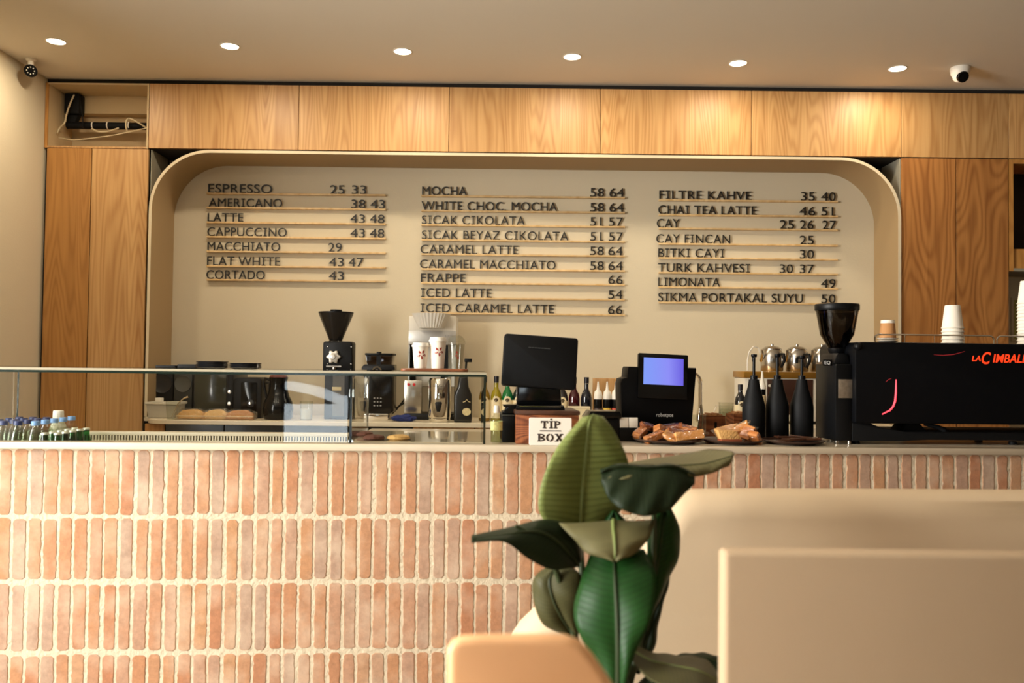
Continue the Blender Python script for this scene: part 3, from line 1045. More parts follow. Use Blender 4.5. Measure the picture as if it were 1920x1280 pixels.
def XX(x, z, w, h):
    b.prism([(x + 1, z), (x + 5.5, z), (x + w - 1, z + h), (x + w - 5, z + h)], -0.6, 0.3)
    b.prism([(x + w - 5.2, z), (x + w - 0.6, z), (x + 5.2, z + h), (x + 1, z + h)], -0.6, 0.3)
    slab(b, [(x, x + 6.5, z, z + 1.6), (x + w - 6.5, x + w, z, z + 1.6), (x, x + 6.5, z + h - 1.6, z + h), (x + w - 6.5, x + w, z + h - 1.6, z + h)])
TT(-18.5, 31.5, 14, 14); II(-2.5, 31.5, 7, 14); slab(b, [(-0.8, 2.8, 47.2, 49.8)]); PP(6, 31.5, 12.5, 14)
slab(b, [(-20, 20, 26.2, 28)])
BB(-24.5, 7.5, 14.5, 14); OO(-8.5, 7.5, 14.5, 14); XX(8, 7.5, 16, 14)
b.turn('X', -0.06); b.build('lettering', sp, t)
# ---- black box on the left and a folded thing on it
L = on(955, 0.12); u = L.y / FPX
t = thing('cash_drawer', 'small matt black box left of the reddish wooden box', 'box', L, TH)
b = MB(u); b.box(-14, 10, 0, 110, 0, 48, 1.5); b.build('body', matt, t)
b = MB(u); b.box(-14.5, 10, -1, 110, 48.2, 51, 0.8); b.build('lid', mat('dark olive lid', '2b2b26', 0.5), t)
L2 = L + Vector((0, 0, 51.4 * u))
b = MB(u)
b.prism([(-14, 0), (16, 0), (17, 18), (-12, 17), (-11, 14), (-7, 13), (-8, 7), (-14, 5)], 12, 50, 1.5); o = b.build('card_reader', gloss)
o.location = L2; o.rotation_euler = (0, 0, TH); tag(o, 'black card reader dock on the small black box left of the till screen', 'card reader')
# ---- till seen from behind
L = on(1013, 0.10, zbox); u = L.y / FPX
t = thing('till_screen', 'large black till screen seen from behind, standing on the wooden box', 'till', L, TH)
b = MB(u); b.prism([(-46, 0), (46, 0), (44, 8), (-44, 8)], 0, 78, 2); b.build('base', black, t)
b = MB(u); b.prism([(-43, 8.2), (43, 8.2), (40, 50), (34, 66), (-36, 66), (-42, 50)], 30, 52, 2.5); b.build('stand', gloss, t)
b = MB(u); b.prism(rrect(-71, 70, 40, 139, 6), 11, 29.5, 2.5)
b.turn('Y', 0.055, (0, 0, 95)); b.turn('X', -0.10, (0, 20, 60)); sc = b.build('screen_housing', black, t)
b = MB(u)
for q in range(7):
    b.box(-24 + q * 6, -19 + q * 6, 9.6, 10.9, 114, 116)
b.turn('Y', 0.055, (0, 0, 95)); b.turn('X', -0.10, (0, 20, 60)); b.build('vent_slots', mat('dark grey plastic', '2c2d2e', 0.5), sc)
b = MB(u); b.box(-44, -42.6, 28, 30, 12, 52, 0.3); b.box(-40, 38, -0.8, 0, 5.5, 6.6); b.build('edge_strip', chrome, t)
# ---- lemonade bottle
L = on(930.5, 0.075); u = L.y / FPX
liq = glass('pale lemonade', 'dfe3c2', 1.0)
t = thing('drink_bottle', 'clear bottle with a white cap and green-yellow label beside the glass case', 'bottle', L, TH)
b = MB(u); b.lathe([(0, 0.4), (10, 0.4), (11, 2), (11, 40), (9.5, 47), (5.5, 53), (5, 56), (4.6, 56), (4.6, 53), (9, 46.6), (10.5, 40), (10.5, 2.4), (0, 2.2)], seg=24); b.build('glass', clearp, t)
b = MB(u); b.lathe([(0, 2.6), (10.2, 2.6), (10.2, 34), (0, 34)], seg=24); b.build('drink', liq, t)
b = MB(u); b.lathe([(11.15, 24), (11.3, 24), (11.3, 41), (11.15, 41)], seg=24); b.build('label', mat('lemon label', 'd6d08a', 0.6, var=0.5, vs=90), t)
b = MB(u); b.lathe([(0, 56.2), (5.6, 56.2), (5.9, 58), (5.5, 67), (4.6, 70), (0, 70)], seg=18); b.build('cap', white, t)
# ---- black stand with card reader at the right of the sign
L = on(1131, 0.2); u = L.y / FPX
t = thing('printer_stand', 'low black box with a flat top behind the tall banana leaf', 'printer', L, TH)
b = MB(u); b.box(-28, 30, 0, 60, 0, 42, 2); b.build('body', matt, t)
b = MB(u); b.prism([(-33, 42.2), (33, 42.2), (33, 49), (30, 55), (-24, 55)], -4, 62, 1.2); b.build('tray', gloss, t)
# ---- customer facing terminal
L = on(1232, 0.33); u = L.y / FPX
t = thing('payment_terminal', 'big black till with a lit blue screen facing the customer', 'till', L, TH)
prof = [(-66, 0), (56, 0), (66, 24), (74, 130), (73, 133), (-54, 134), (-56, 131), (-58, 114), (-67, 111), (-70, 102)]
b = MB(u); b.prism(prof, 0, 60, 2.5); b.build('body', mat('till black', '07080b', 0.45, spec=0.15), t)
b = MB(u); b.prism(rrect(-40, 54, 74, 158, 2.5), -15, -4, 1.2); b.turn('X', -0.12, (0, -8, 100)); b.turn('Y', 0.035, (0, 0, 100)); sh = b.build('display', gloss, t)
M = bpy.data.materials.new('blue screen'); M.use_nodes = True
n_, l_ = M.node_tree.nodes, M.node_tree.links
pb = n_['Principled BSDF']; pb.inputs['Base Color'].default_value = (0.01, 0.01, 0.02, 1); pb.inputs['Roughness'].default_value = 0.2
tc_ = n_.new('ShaderNodeTexCoord'); sp_ = n_.new('ShaderNodeSeparateXYZ'); l_.new(tc_.outputs['Generated'], sp_.inputs[0])
cr_ = n_.new('ShaderNodeValToRGB'); cr_.color_ramp.elements[0].color = lin('7d9cf6'); cr_.color_ramp.elements[1].color = lin('6558dc')
e_ = cr_.color_ramp.elements.new(0.62); e_.color = lin('8a8cf4')
l_.new(sp_.outputs[0], cr_.inputs[0]); l_.new(cr_.outputs[0], pb.inputs['Emission Color']); pb.inputs['Emission Strength'].default_value = 1.0
b = MB(u); b.box(-30, 45, -15.6, -15.1, 100, 150); b.turn('X', -0.12, (0, -8, 100)); b.turn('Y', 0.035, (0, 0, 100)); b.build('screen', M, sh)
wt = mat('white lettering', 'e8e6e2', 0.5)
tl(L.x, u, -2, 30, 41, 6.6, -0.3, 0.0008, 'robotpos', wt, t)
o = tl(L.x, u, -3, 14, 89, 2.6, -14.2, 0.0006, 'robotpos', wt, t)
# ---- white card holder
L = on(1179, 0.2); u = L.y / FPX
t = thing('card_holder', 'pair of small white card stacks in front of the lit till', 'cards', L, TH)
b = MB(u); b.box(-17, -0.6, 0, 8, 25, 44, 0.6, rot=('X', -0.1, (0, 0, 25))); b.build('card_stack', white, t)
b = MB(u); b.box(0.4, 17, 0, 8, 25, 44, 0.6, rot=('X', -0.1, (0, 0, 25))); b.build('card_stack', white, t)
b = MB(u); b.box(-18, 18, -1, 14, 0, 24.6, 1); b.build('base', black, t)

# ---- plates with wrapped sweets
pl = mat('dark brown plate', '3a2318', 0.4, var=0.1, vs=20)
def plate(x, d, r, lb):
    L = on(x, d); u = L.y / FPX
    b = MB(u)
    b.lathe([(0, 0), (r * 0.7, 0), (r * 0.96, 4.5), (r, 7), (r * 0.985, 7.6), (r * 0.9, 4.6), (r * 0.68, 2.2), (0, 2.2)], seg=40)
    o = b.build('plate', pl); o.location = L; tag(o, lb, 'plate', 'dark brown plates on the counter')
    return L, u
rng = random.Random(4)
bisc = [mat('biscuit', 'bd7a41', 0.6, var=0.25, vs=35), mat('biscuit pale', 'd19a5a', 0.6, var=0.2, vs=35), mat('biscuit brown', '8f4e26', 0.6, var=0.25, vs=35)]
film = glass('crinkled film', 'f7ecdc', 3.0, 0.16, 0.06, 45)
def packet(L, u, x, y, z, rx, ry, rz, wx, wy, wz, lb, mi):
    """one wrapped biscuit: baked block plus a crimped film sleeve"""
    t = thing('wrapped_biscuit', lb, 'biscuit', L + Vector((x * u, y * u, z * u)), 0, 'wrapped biscuits heaped on the plates')
    t.rotation_euler = (rx, ry, rz)
    b = MB(u)
    b.box(-wx, wx, -wy, wy, -wz, wz, min(wz, wy) * 0.16, 1)
    bmesh.ops.subdivide_edges(b.bm, edges=b.bm.edges[:], cuts=1)
    for q in b.bm.verts:
        q.co += Vector(noise.noise_vector(q.co * 70 + Vector((x, y, z)))) * 0.0025
    b.build('biscuit', bisc[mi], t)
    b = MB(u)
    n = 9
    rings = []
    for i in range(n):
        f = -1 + 2 * i / (n - 1)
        k = 1.0 if abs(f) < 0.72 else 0.45
        sx_ = wx * 1.28 * f
        hh = (wz * 1.22) if abs(f) < 0.72 else wz * 0.28
        ww = wy * 1.18 if abs(f) < 0.72 else wy * 1.25
        ring = []
        for j in range(10):
            a = 2 * PI * j / 10
            p = Vector((sx_, ww * math.copysign(abs(math.cos(a)) ** 0.5, math.cos(a)), hh * math.copysign(abs(math.sin(a)) ** 0.5, math.sin(a))))
            ring.append(b.v(p * (1 + 0.10 * noise.noise(p * 0.5 + Vector((x, y, i))))))
        rings.append(ring)
    for A, B in zip(rings, rings[1:]):
        for j in range(10):
            b.bm.faces.new((A[j], A[(j + 1) % 10], B[(j + 1) % 10], B[j]))
    b.build('wrapper', film, t, ang=12)
    return t
L1, u1 = plate(1252, 0.16, 66, 'dark brown plate heaped with wrapped biscuits, below the lit till')
L2, u2 = plate(1372, 0.15, 58, 'middle dark brown plate, holding a sandwich slice and wrapped biscuits')
L3, u3 = plate(1487, 0.14, 57, 'rightmost dark brown plate, with flat chocolate wafers, before the pump bottles')
PK = [  # x, y, z, rx, ry, rz, half sizes, material, label
    (-52, -2, 17, 0.3, -0.5, 0.7, 13, 8, 6, 0, 'wrapped biscuit standing at the far left of the left heap'),
    (-30, -28, 12, 0.1, -0.35, 0.3, 19, 8, 6, 0, 'wrapped biscuit tilted up at the front left of the left heap'),
    (-36, 10, 28, 0.4, 0.25, 0.4, 14, 8, 5, 2, 'dark wrapped biscuit on top at the left of the left heap'),
    (-8, 0, 22, -0.4, 0.3, 0.5, 18, 9, 6, 0, 'wrapped biscuit across the middle of the left heap'),
    (0, -30, 12, 0.5, 0.5, -0.4, 15, 8, 5, 1, 'pale wrapped biscuit slanting down at the front of the left heap'),
    (10, 14, 27, 0.2, -0.15, -0.2, 20, 9, 5, 2, 'dark wrapped biscuit on top of the middle of the left heap'),
    (33, -30, 15, -0.2, -0.12, 0.1, 27, 9, 8, 1, 'large pale wrapped wafer along the front right of the left heap'),
    (36, 6, 24, 0.3, 0.2, -0.5, 18, 9, 6, 0, 'wrapped biscuit on the right of the left heap'),
    (14, -14, 17, 0.7, 0.2, 0.2, 18, 7, 6, 2, 'dark wrapped biscuit tucked behind the pale wafer in the left heap'),
    (52, 0, 16, 0.1, 0.5, 0.9, 13, 8, 6, 0, 'wrapped biscuit at the far right of the left heap')]
for x, y, z, rx, ry, rz, a, c, e, mi, lb in PK:
    packet(L1, u1, x, y, z, rx, ry, rz, a, c, e, lb, mi)
PK2 = [(28, -6, 18, 0.3, -0.9, 0.5, 15, 11, 6, 0, 'wrapped biscuit standing up at the right of the middle plate'),
       (36, -28, 12, 0.2, 0.7, 0.9, 15, 10, 5, 0, 'crinkled wrapped biscuit at the right front of the middle plate'),
       (-2, 12, 20, 0.4, -0.2, 0.2, 24, 14, 6, 1, 'wrapped biscuit lying behind the sandwich slice on the middle plate'),
       (20, 14, 30, 0.1, -0.5, -0.3, 16, 10, 5, 1, 'crinkled wrapped biscuit on top at the back of the middle plate')]
for x, y, z, rx, ry, rz, a, c, e, mi, lb in PK2:
    packet(L2, u2, x, y, z, rx, ry, rz, a, c, e, lb, mi)
t = thing('cake_slice', 'wedge of pale cake with a red-brown base on the middle plate', 'cake', L2 + Vector((-14 * u2, -32 * u2, 3 * u2)), 0.15)
b = MB(u2); b.prism([(-17, 7), (22, 6.5), (12, 22), (-24, 24)], -8, 12, 1); b.build('sponge', mat('cake sponge', 'd9a765', 0.8, bump=0.5, bs=160, var=0.2, vs=60), t)
b = MB(u2); b.box(-17, 22, -9, 12, 0, 7, 0.8); b.build('base_layer', mat('red-brown crust', '8d4628', 0.6), t)
dkc = mat('dark chocolate wrapper', '4a2a1a', 0.25, coat=0.6)
for k, (x, y, z, rz, a) in enumerate([(-14, -12, 8, 0.15, 34), (12, -6, 10, -0.12, 36), (-4, 8, 12, 0.3, 30), (22, 12, 12, -0.3, 24)]):
    o = MB(u3); o.box(-a, a, -8, 8, -2, 2, 1, rot=('Y', 0.05 * (k - 1.5), (0, 0, 0))); o = o.build('chocolate_wafer', dkc)
    o.location = L3 + Vector((x * u3, y * u3, (z - 0.5) * u3)); o.rotation_euler = (0, 0, rz)
    tag(o, ['flat dark wafer at the front left of the right plate', 'flat dark wafer at the front right of the right plate',
            'flat dark wafer lying on the back of the right plate', 'short dark wafer at the right back of the right plate'][k], 'wafer', 'chocolate wafers on the right plate')

# ---- sugar boxes, jar, tumbler behind the biscuits
def sbox(x, d, w_, h, lb, z=ZT):
    L = on(x, d, z); u = L.y / FPX
    t = thing('sugar_box', lb, 'box', L, TH + 0.2)
    b = MB(u)
    b.box(-w_, w_, 0, 30, 0, 1.5); b.box(-w_, -w_ + 2, 0, 30, 1.5, h); b.box(w_ - 2, w_, 0, 30, 1.5, h); b.box(-w_ + 2, w_ - 2, 0, 2, 1.5, h); b.box(-w_ + 2, w_ - 2, 28, 30, 1.5, h)
    b.build('body', boxw, t)
    b = MB(u)
    for k in range(5):
        b.box(-w_ + 3 + k * (2 * w_ - 6) / 5, -w_ + 3 + (k + 0.8) * (2 * w_ - 6) / 5, 4, 26, 1.6, h + 2.5 + (k % 2) * 2, 0.4)
    b.build('sachets', mat('brown sugar sachets', 'b98250', 0.6, var=0.3, vs=60), t)
    b = MB(u); b.box(-3, 2, -0.4, 0, h * 0.35, h * 0.7); b.build('label_window', matt, t)
    return t
sbox(1342, 0.42, 20, 40, 'taller brown sachet box behind the gap between the plates')
sbox(1391, 0.46, 17, 42, 'brown sachet box in front of the first black pump bottle')
L = on(1309, 0.36); u = L.y / FPX
t = thing('glass_jar', 'small clear jar with chrome tongs in it, right of the lit till', 'jar', L, TH)
b = MB(u); b.lathe([(0, 0.4), (13, 0.4), (14, 3), (14, 40), (15, 44), (14, 44), (13.2, 40), (13.2, 3.4), (0, 3)], seg=24); b.build('glass', clearp, t)
b = MB(u); b.tube([(-2, 0, 6), (2, 2, 34), (6, 4, 62)], 1.2); b.tube([(6, 0, 6), (9, 2, 34), (7, 4, 62)], 1.2); b.build('tongs', chrome, t)
b = MB(u); b.lathe([(0, 3.6), (12.6, 3.6), (12.6, 14), (0, 16)], seg=20); b.build('sugar', mat('white sugar', 'd8cdbb', 0.9, bump=0.6, bs=200), t)
L = on(1361, 0.55); u = L.y / FPX
for k in range(4):
    o = MB(u); o.lathe([(0, 0), (10, 0), (14, 42), (14.6, 42.6), (13.4, 42.6), (9.5, 1), (0, 1)], seg=24); o = o.build('clear_cup', clearp)
    o.location = L + Vector((0, 0, k * 6 * u)); tag(o, ['bottom', 'second', 'third', 'top'][k] + ' clear plastic cup of the stack left of the pump bottles', 'cup', 'stacked clear cups')

# ---- black pump bottles
def pump(x, d, lb, hz, noz):
    L = on(x, d); u = L.y / FPX
    t = thing('pump_bottle', lb, 'bottle', L, TH, 'black syrup pump bottles')
    b = MB(u)
    b.lathe([(0, 0), (20, 0), (21, 2), (21, 58), (20.7, 64), (19.3, 71), (15.5, 84), (11.5, 98), (9.6, 110), (9.4, 113), (0, 113)], seg=32); b.build('body', matt, t)
    b = MB(u); b.lathe([(0, 113.2), (6.6, 113.2), (6.6, 120), (2.6, 120.5), (2.6, hz - 6), (0, hz - 6)], seg=18); b.build('collar', black, t)
    b = MB(u); b.lathe([(0, hz - 6), (4.5, hz - 5.5), (5.5, hz - 4), (5.5, hz), (0, hz)], seg=16)
    b.tube([(0, 0, hz - 2), (noz[0] * 0.6, noz[1] * 0.6, hz - 2), (noz[0], noz[1], hz - 6), (noz[0], noz[1], hz - 14)], 2.6); b.build('pump_head', black, t)
    return t
pump(1413, 0.30, 'black pump bottle on the left of the three', 160, (4, 15))
pump(1457, 0.31, 'black pump bottle in the middle of the three', 160, (4, 16))
pump(1503, 0.31, 'black pump bottle on the right, beside the grinder', 157, (-4, 15))

# ---- big grinder
L = on(1585, 0.13); u = L.y / FPX
t = thing('coffee_grinder', 'tall black coffee grinder with a bean-filled hopper beside the espresso machine', 'grinder', L, TH)
b = MB(u); b.prism(rrect(-19, 15, 6, 150, (2, 2, 4, 4)), 0, 92, 2.5); b.build('body', black, t)
b = MB(u); b.prism([(-18, 150.2), (14, 150.2), (10, 164), (6, 170), (-10, 170), (-15, 164)], 8, 80, 3); b.build('burr_housing', black, t)
HX, HY = 3, 44
b = MB(u); b.lathe([(14, 170.2), (17, 175), (18, 180)], (HX, HY, 0), 28); b.lathe([(14, 170.2), (14, 180), (17.9, 180)], (HX, HY, 0), 28); b.build('hopper_collar', black, t)
b = MB(u); b.lathe([(16, 180.3), (31, 206), (38.7, 250), (39.5, 252), (38.8, 252), (37.7, 250), (30, 206.4), (15, 180.5)], (HX, HY, 0), 40); hp = b.build('hopper', glass('smoked hopper', 'a89c8c', 1.2, 0.03), t)
bm_ = mat('coffee beans', '0d0908', 0.5, bump=1.0, bs=140, spec=0.2)
b = MB(u); b.lathe([(0, 181), (14.6, 181), (29.3, 207), (36, 246), (30, 247.5), (0, 248)], (HX, HY, 0), 40); b.build('beans', bm_, t)
b = MB(u); b.lathe([(0, 252.4), (40, 252.4), (41, 254), (41, 263), (40, 265), (0, 265)], (HX, HY, 0), 40); b.build('hopper_lid', black, t)
b = MB(u); b.box(-14, 13, -1, -0.2, 86, 121, 0.4); b.build('badge_plate', mat('engraved steel plate', '9c8f7e', 0.4, metal=0.7, var=0.5, vs=50), t)
b = MB(u); b.tube([(-19, 20, 152), (-46, 16, 152)], 1.3); b.tube([(-19, 26, 150), (-44, 30, 150)], 1.2); b.build('dosing_fork', chrome, t)
tl(0, u, -34, -23, 149, 6, 14, 0.0008, 'EQ', wt, t)
b = MB(u); b.box(-36, -19.2, 14.2, 20, 146, 158, 0.6); b.build('dosing_block', black, t)
b = MB(u)
for x in (-14, 10):
    for y in (6, 84):
        b.lathe([(0, 0), (4, 0), (3.6, 6), (0, 6)], (x, y, 0), 14)
b.build('foot', steel, t)

# ---- espresso machine
L = on(1598, 0.10); u = L.y / FPX
t = thing('espresso_machine', 'long glossy black espresso machine with red lettering at right', 'espresso machine', L, TH)
mb = mat('machine black', '06070a', 0.4, spec=0.15)
b = MB(u); b.prism(rrect(6, 560, 40, 193, (4, 6, 10, 16)), 0, 165, 3); b.build('body', mb, t)
b = MB(u); b.prism([(6, 6), (90, 6), (150, 9), (560, 9), (560, 24), (110, 24), (60, 32), (40, 40), (6, 40)], 12, 160, 1.5); b.build('drip_tray', matt, t)
b = MB(u)
for x in (20, 330, 545):
    for y in (30, 140):
        b.lathe([(0, 0), (8, 0), (7, 6.2), (0, 6.2)], (x, y, 0), 14)
b.build('foot', matt, t)
b = MB(u); b.prism([(118, 24), (166, 24), (150, 40), (130, 40)], 40, 90, 1); b.build('portafilter', matt, t)
b = MB(u); b.tube([(155, 30, 38), (178, 26, 33), (190, 24, 28), (194, 24, 14)], [3.5, 4.5, 5.5, 5.5], 10); b.build('steam_wand', matt, t)
red = mat('red light strip', 'ff5a68', 0.4, emit='ff3a48', es=1.6)
redl = mat('red machine lettering', 'e8451f', 0.5, emit='ff3a12', es=0.75)
b = MB(u); b.tube([(84, -0.4, 123), (83.6, -0.4, 98), (82, -0.4, 82), (78, -0.4, 72), (72, -0.4, 65), (57, -0.4, 57.5)], [0.9, 1.8, 1.9, 1.8, 1.7, 1.0], 8); b.build('side_light', red, t)
b = MB(u); b.tube([(64, -0.2, 118), (69, -0.2, 122.5), (75, -0.2, 125)], [0.3, 0.7, 0.3], 6); b.tube([(157, -0.2, 170.5), (175, -0.2, 169.5), (196, -0.2, 171.5), (217, -0.2, 177.5)], [0.3, 0.7, 0.7, 0.3], 6); b.build('glint_and_swoosh', mat('dim red glint and swoosh', 'a02a30', 0.4, emit='a02028', es=0.25), t)  # first stroke is a painted glint by the light, second the swoosh
_BOLD = 0.012
tl(0, u, 231, 248, 159.5, 10, -0.1, 0.0012, 'LA', redl, t, shear=0.2)
tl(0, u, 248, 264, 154.5, 22, -0.1, 0.0012, 'C', redl, t, shear=0.2)
tl(0, u, 272, 332, 157.5, 15.5, -0.1, 0.0012, 'IMBALI', redl, t, shear=0.2)
_BOLD = 0.0
b = MB(u); b.ball((12, 4, 184), 9, (0.9, 1, 0.9)); b.build('steam_knob', black, t)
b = MB(u)
for x0, x1 in ((50, 283), (289, 558)):
    pts = [(x0, 14, 193)] + [(x0 + 8 - 8 * math.cos(PI / 2 * i / 5), 14, 200 + 8 * math.sin(PI / 2 * i / 5)) for i in range(6)]
    pts += [(x1 - 8 + 8 * math.sin(PI / 2 * i / 5), 14, 200 + 8 * math.cos(PI / 2 * i / 5)) for i in range(6)] + [(x1, 14, 193)]
    b.tube(pts, 1.5, 8)
    for k in range(1, 4):
        b.tube([(x0 + (x1 - x0) * k / 4, 14, 193), (x0 + (x1 - x0) * k / 4, 14, 208)], 0.9, 6)
b.build('cup_rail', chrome, t)
ztop = L.z + 193.2 * u
# cups on the machine
def at_machine(x, y):
    p = L + CU * (x * u) + CN * (y * u)
    return Vector((p.x, p.y, ztop + 0.0004))
sauc = mat('saucer white', 'e0d6c6', 0.35)
for k in range(2):
    o = MB(u); o.lathe([(0, 0), (12, 0), (19, 3), (19.4, 4), (18.6, 4), (11, 1.2), (0, 1.2)], seg=32); o = o.build('saucer', sauc)
    o.location = at_machine(88, 40) + Vector((0, 0, k * 4.4 * u)); tag(o, ['lower', 'upper'][k] + ' pale saucer under the kraft cup on the espresso machine', 'saucer', 'saucers on the espresso machine')
kr = mat('kraft cup', 'b98450', 0.75)
t = thing('kraft_cup', 'upturned brown kraft cup with a white base band, on the espresso machine', 'cup', at_machine(88, 40) + Vector((0, 0, 9 * u)), 0)
b = MB(u); b.lathe([(15, 0), (15.3, 0.4), (13.2, 28), (12.8, 28), (14.4, 0.2)], seg=28); b.build('sleeve', kr, t)
b = MB(u); b.lathe([(13.1, 28.2), (12.4, 34), (11.6, 34.4), (0, 33.2), (0, 32.6), (11.4, 33)], seg=28); b.build('base_band', paper, t)
for k in range(5):
    b = MB(u); b.lathe([(19.5, 0), (20.4, 1), (19.6, 2.4), (18.8, 3), (13.8, 44), (13, 45), (12.4, 44), (0, 43), (0, 42.4), (12.6, 43.2), (18, 2), (18.6, 0.6)], seg=28)
    o = b.build('paper_cup', paper); o.location = at_machine(217, 40) + Vector((0, 0, k * 7.2 * u))
    tag(o, ['bottom', 'second', 'third', 'fourth', 'topmost'][k] + ' upturned white paper cup of the short stack on the espresso machine', 'cup', 'short stack of paper cups')
for k in range(13):
    b = MB(u); b.lathe([(19.5, 0), (20.4, 1), (19.6, 2.4), (18.8, 3), (13.8, 44), (13, 45), (12.4, 44), (0, 43), (0, 42.4), (12.6, 43.2), (18, 2), (18.6, 0.6)], seg=24)
    o = b.build('paper_cup', paper); o.location = at_machine(372, 44) + Vector((0, 0, k * 6.6 * u))
    tag(o, 'upturned white paper cup of the tall stack at the right edge', 'cup', 'tall stack of paper cups at the right edge')

# ================================================================== on and in the glass case
def ong(x, d):
    p = C(x, 692, d)
    return Vector((p.x, p.y, ZG + 0.0006))
L = ong(816, 0.2); u = L.y / FPX
tray = wood('tray wood', '8a5230', '5c3018', ring=10)
b = MB(u); b.prismz(rrect(-62, 62, -40, 50, 12), 0, 5, 1.5); o = b.build('wooden_tray', tray); o.location = L; o.rotation_euler = (0, 0, TH)
tag(o, 'brown wooden tray on the glass case holding three sample cups', 'tray')
logo = mat('red cup print', '9c3a2a', 0.7)
def cup(x, y, r0, r1, h, lid, lb):
    t = thing('takeaway_cup', lb, 'cup', L + Vector((x * u, y * u, 5.3 * u)), TH, 'sample cups on the tray')
    b = MB(u); b.lathe([(0, 0), (r0, 0), (r1, h), (0, h)], seg=32); b.build('body', paper, t)
    b = MB(u); b.lathe([(r1 + 0.3, h - 1), (r1 + 1.6, h - 0.6), (r1 + 1.6, h + 2), (r1 + 0.2, h + 2.4), (r1 - 0.6, h + lid), (r1 - 2, h + lid + 0.6), (r1 - 2.6, h + lid - 0.6), (0, h + lid - 0.8), (0, h + 0.1), (r1, h + 0.1)], seg=32); b.build('lid', white, t)
    b = MB(u)
    zc = h * 0.62
    for k in range(5):                             # red pinwheel print on the curved wall
        a = 2 * PI * k / 5 + 0.5
        pts = []
        for q in range(9):
            s_ = q / 8
            rr_ = 1.5 + 9 * s_
            pts.append((rr_ * math.cos(a + 0.5 * s_), rr_ * math.sin(a + 0.5 * s_)))
        for q in range(8, -1, -1):
            s_ = q / 8
            rr_ = 1.5 + 9 * s_
            a2 = a + 0.5 * s_ + 0.72 * math.sin(PI * min(1, s_ + 0.12))
            pts.append((rr_ * math.cos(a2), rr_ * math.sin(a2)))
        vs = []
        for (xx, zz) in pts:
            R_ = r0 + (r1 - r0) * (zc + zz) / h + 0.18
            an = (xx + 3) / R_
            vs.append(b.v((R_ * math.sin(an), -R_ * math.cos(an), zc + zz)))
        b.bm.faces.new(vs)
    o = b.build('print', logo, t)
    return t
cup(-28, 0, 11.5, 15, 41, 6, 'shorter white takeaway cup with a red print, on the tray')
cup(4, 4, 12, 15.5, 51, 7, 'taller white takeaway cup with a red print, on the tray')
t = thing('plastic_cup', 'clear plastic cup with a domed lid at the right of the tray', 'cup', L + Vector((39 * u, 0, 5.3 * u)), TH, 'sample cups on the tray')
b = MB(u); b.lathe([(0, 0.3), (12, 0.3), (16, 46), (15.6, 46), (11.6, 1), (0, 1)], seg=32); b.build('body', clearp, t)
b = MB(u); b.lathe([(16.2, 46.2), (17.4, 46.6), (17, 49), (15, 56), (10, 61), (4, 63), (4, 62.6), (9.6, 60.4), (14.4, 55.4), (16, 49)], seg=32); b.build('domed_lid', clearp, t)
b = MB(u)
for k in range(3):
    a = 2 * PI * k / 5 + 2.2
    pts = [(3.6 + 6 * s_ * math.cos(a) + 2 * math.sin(a) * q, 26 + 9 * s_ * math.sin(a) - 2 * math.cos(a) * q) for s_, q in ((0.2, 0), (0.6, 1), (1, 0), (0.6, -1))]
    vs = []
    for xx, zz in pts:
        R_ = 12 + 4 * zz / 46 + 0.2; an = xx / R_
        vs.append(b.v((R_ * math.sin(an), -R_ * math.cos(an), zz)))
    b.bm.faces.new(vs)
b.build('print', logo, t)
# plates
navy = mat('navy plate', '15171c', 0.25)
for si, (x, nm, n) in enumerate(((398, 'left', 5), (460, 'right', 4))):
    L = ong(x, 0.24); u = L.y / FPX
    for k in range(n):
        b = MB(u); b.lathe([(0, 0), (20, 0), (28, 2), (29.5, 3.2), (29, 3.8), (20, 1.4), (0, 1.4)], seg=40)
        o = b.build('dinner_plate', navy); o.location = L + Vector((0, 0, k * 2.5 * u))
        tag(o, '%s dark navy plate in the %s stack on the glass case' % (['lowest', 'second', 'third', 'fourth', 'topmost'][k if k < n - 1 else 4], nm), 'plate', 'stacked navy plates')
L = ong(328, 0.3); u = L.y / FPX
for k, (dx, w_, h, lb) in enumerate(((-18, 20, 6, 'thin black serving slate at the left end of the glass case top'), (22, 19, 9, 'thicker black serving slate beside the left plate stack'))):
    b = MB(u); b.prismz(rrect(-w_, w_, 0, 50, 4), 0, h * 0.8, 0.8); o = b.build('serving_slate', matt); o.location = L + Vector((dx * u, 0, 0)); tag(o, lb, 'tray')

# bottles standing in the well
ZW = 0.9206
def inwell(x, d, k, step):
    p0 = C(x, 820, d)
    p = p0 + CN * (k * step)
    return Vector((p.x, p.y, ZW))
bot = {}
def water(capm, lb_base):
    t = thing('water_bottle', lb_base, 'bottle', (0, 0, 0), 0, 'small water bottles in the glass case')
    s_ = 0.001
    b = MB(s_)
    b.lathe([(0, 1), (26, 0), (30, 3), (30.5, 40), (29, 44), (30.5, 48), (30.5, 62), (29, 66), (30.5, 70), (30.5, 130), (29, 150), (22, 178), (14, 192), (13, 200), (12, 200), (12, 192), (0, 188)], seg=20)
    b.build('body', clearp, t)
    b = MB(s_); b.lathe([(0, 5), (28.5, 5), (28.5, 150), (20, 176), (0, 178)], seg=20); b.build('water', glass('water', 'f0f4ee', 0.6), t)
    b = MB(s_); b.lathe([(0, 218), (13.5, 218), (15, 216), (15.5, 201), (0, 200.6)], seg=18); b.build('cap', capm, t)
    b = MB(s_); b.lathe([(30.8, 75), (31, 75), (31, 120), (30.8, 120)], seg=20); b.build('label', mat('water label', 'bcc3bc', 0.5, var=0.4, vs=50), t)
    return t
lb_m, db_m = mat('light blue cap', '6f97c9', 0.45), mat('dark blue cap', '2c3562', 0.45)
order = ['front', 'second', 'third', 'fourth', 'back']
src = None
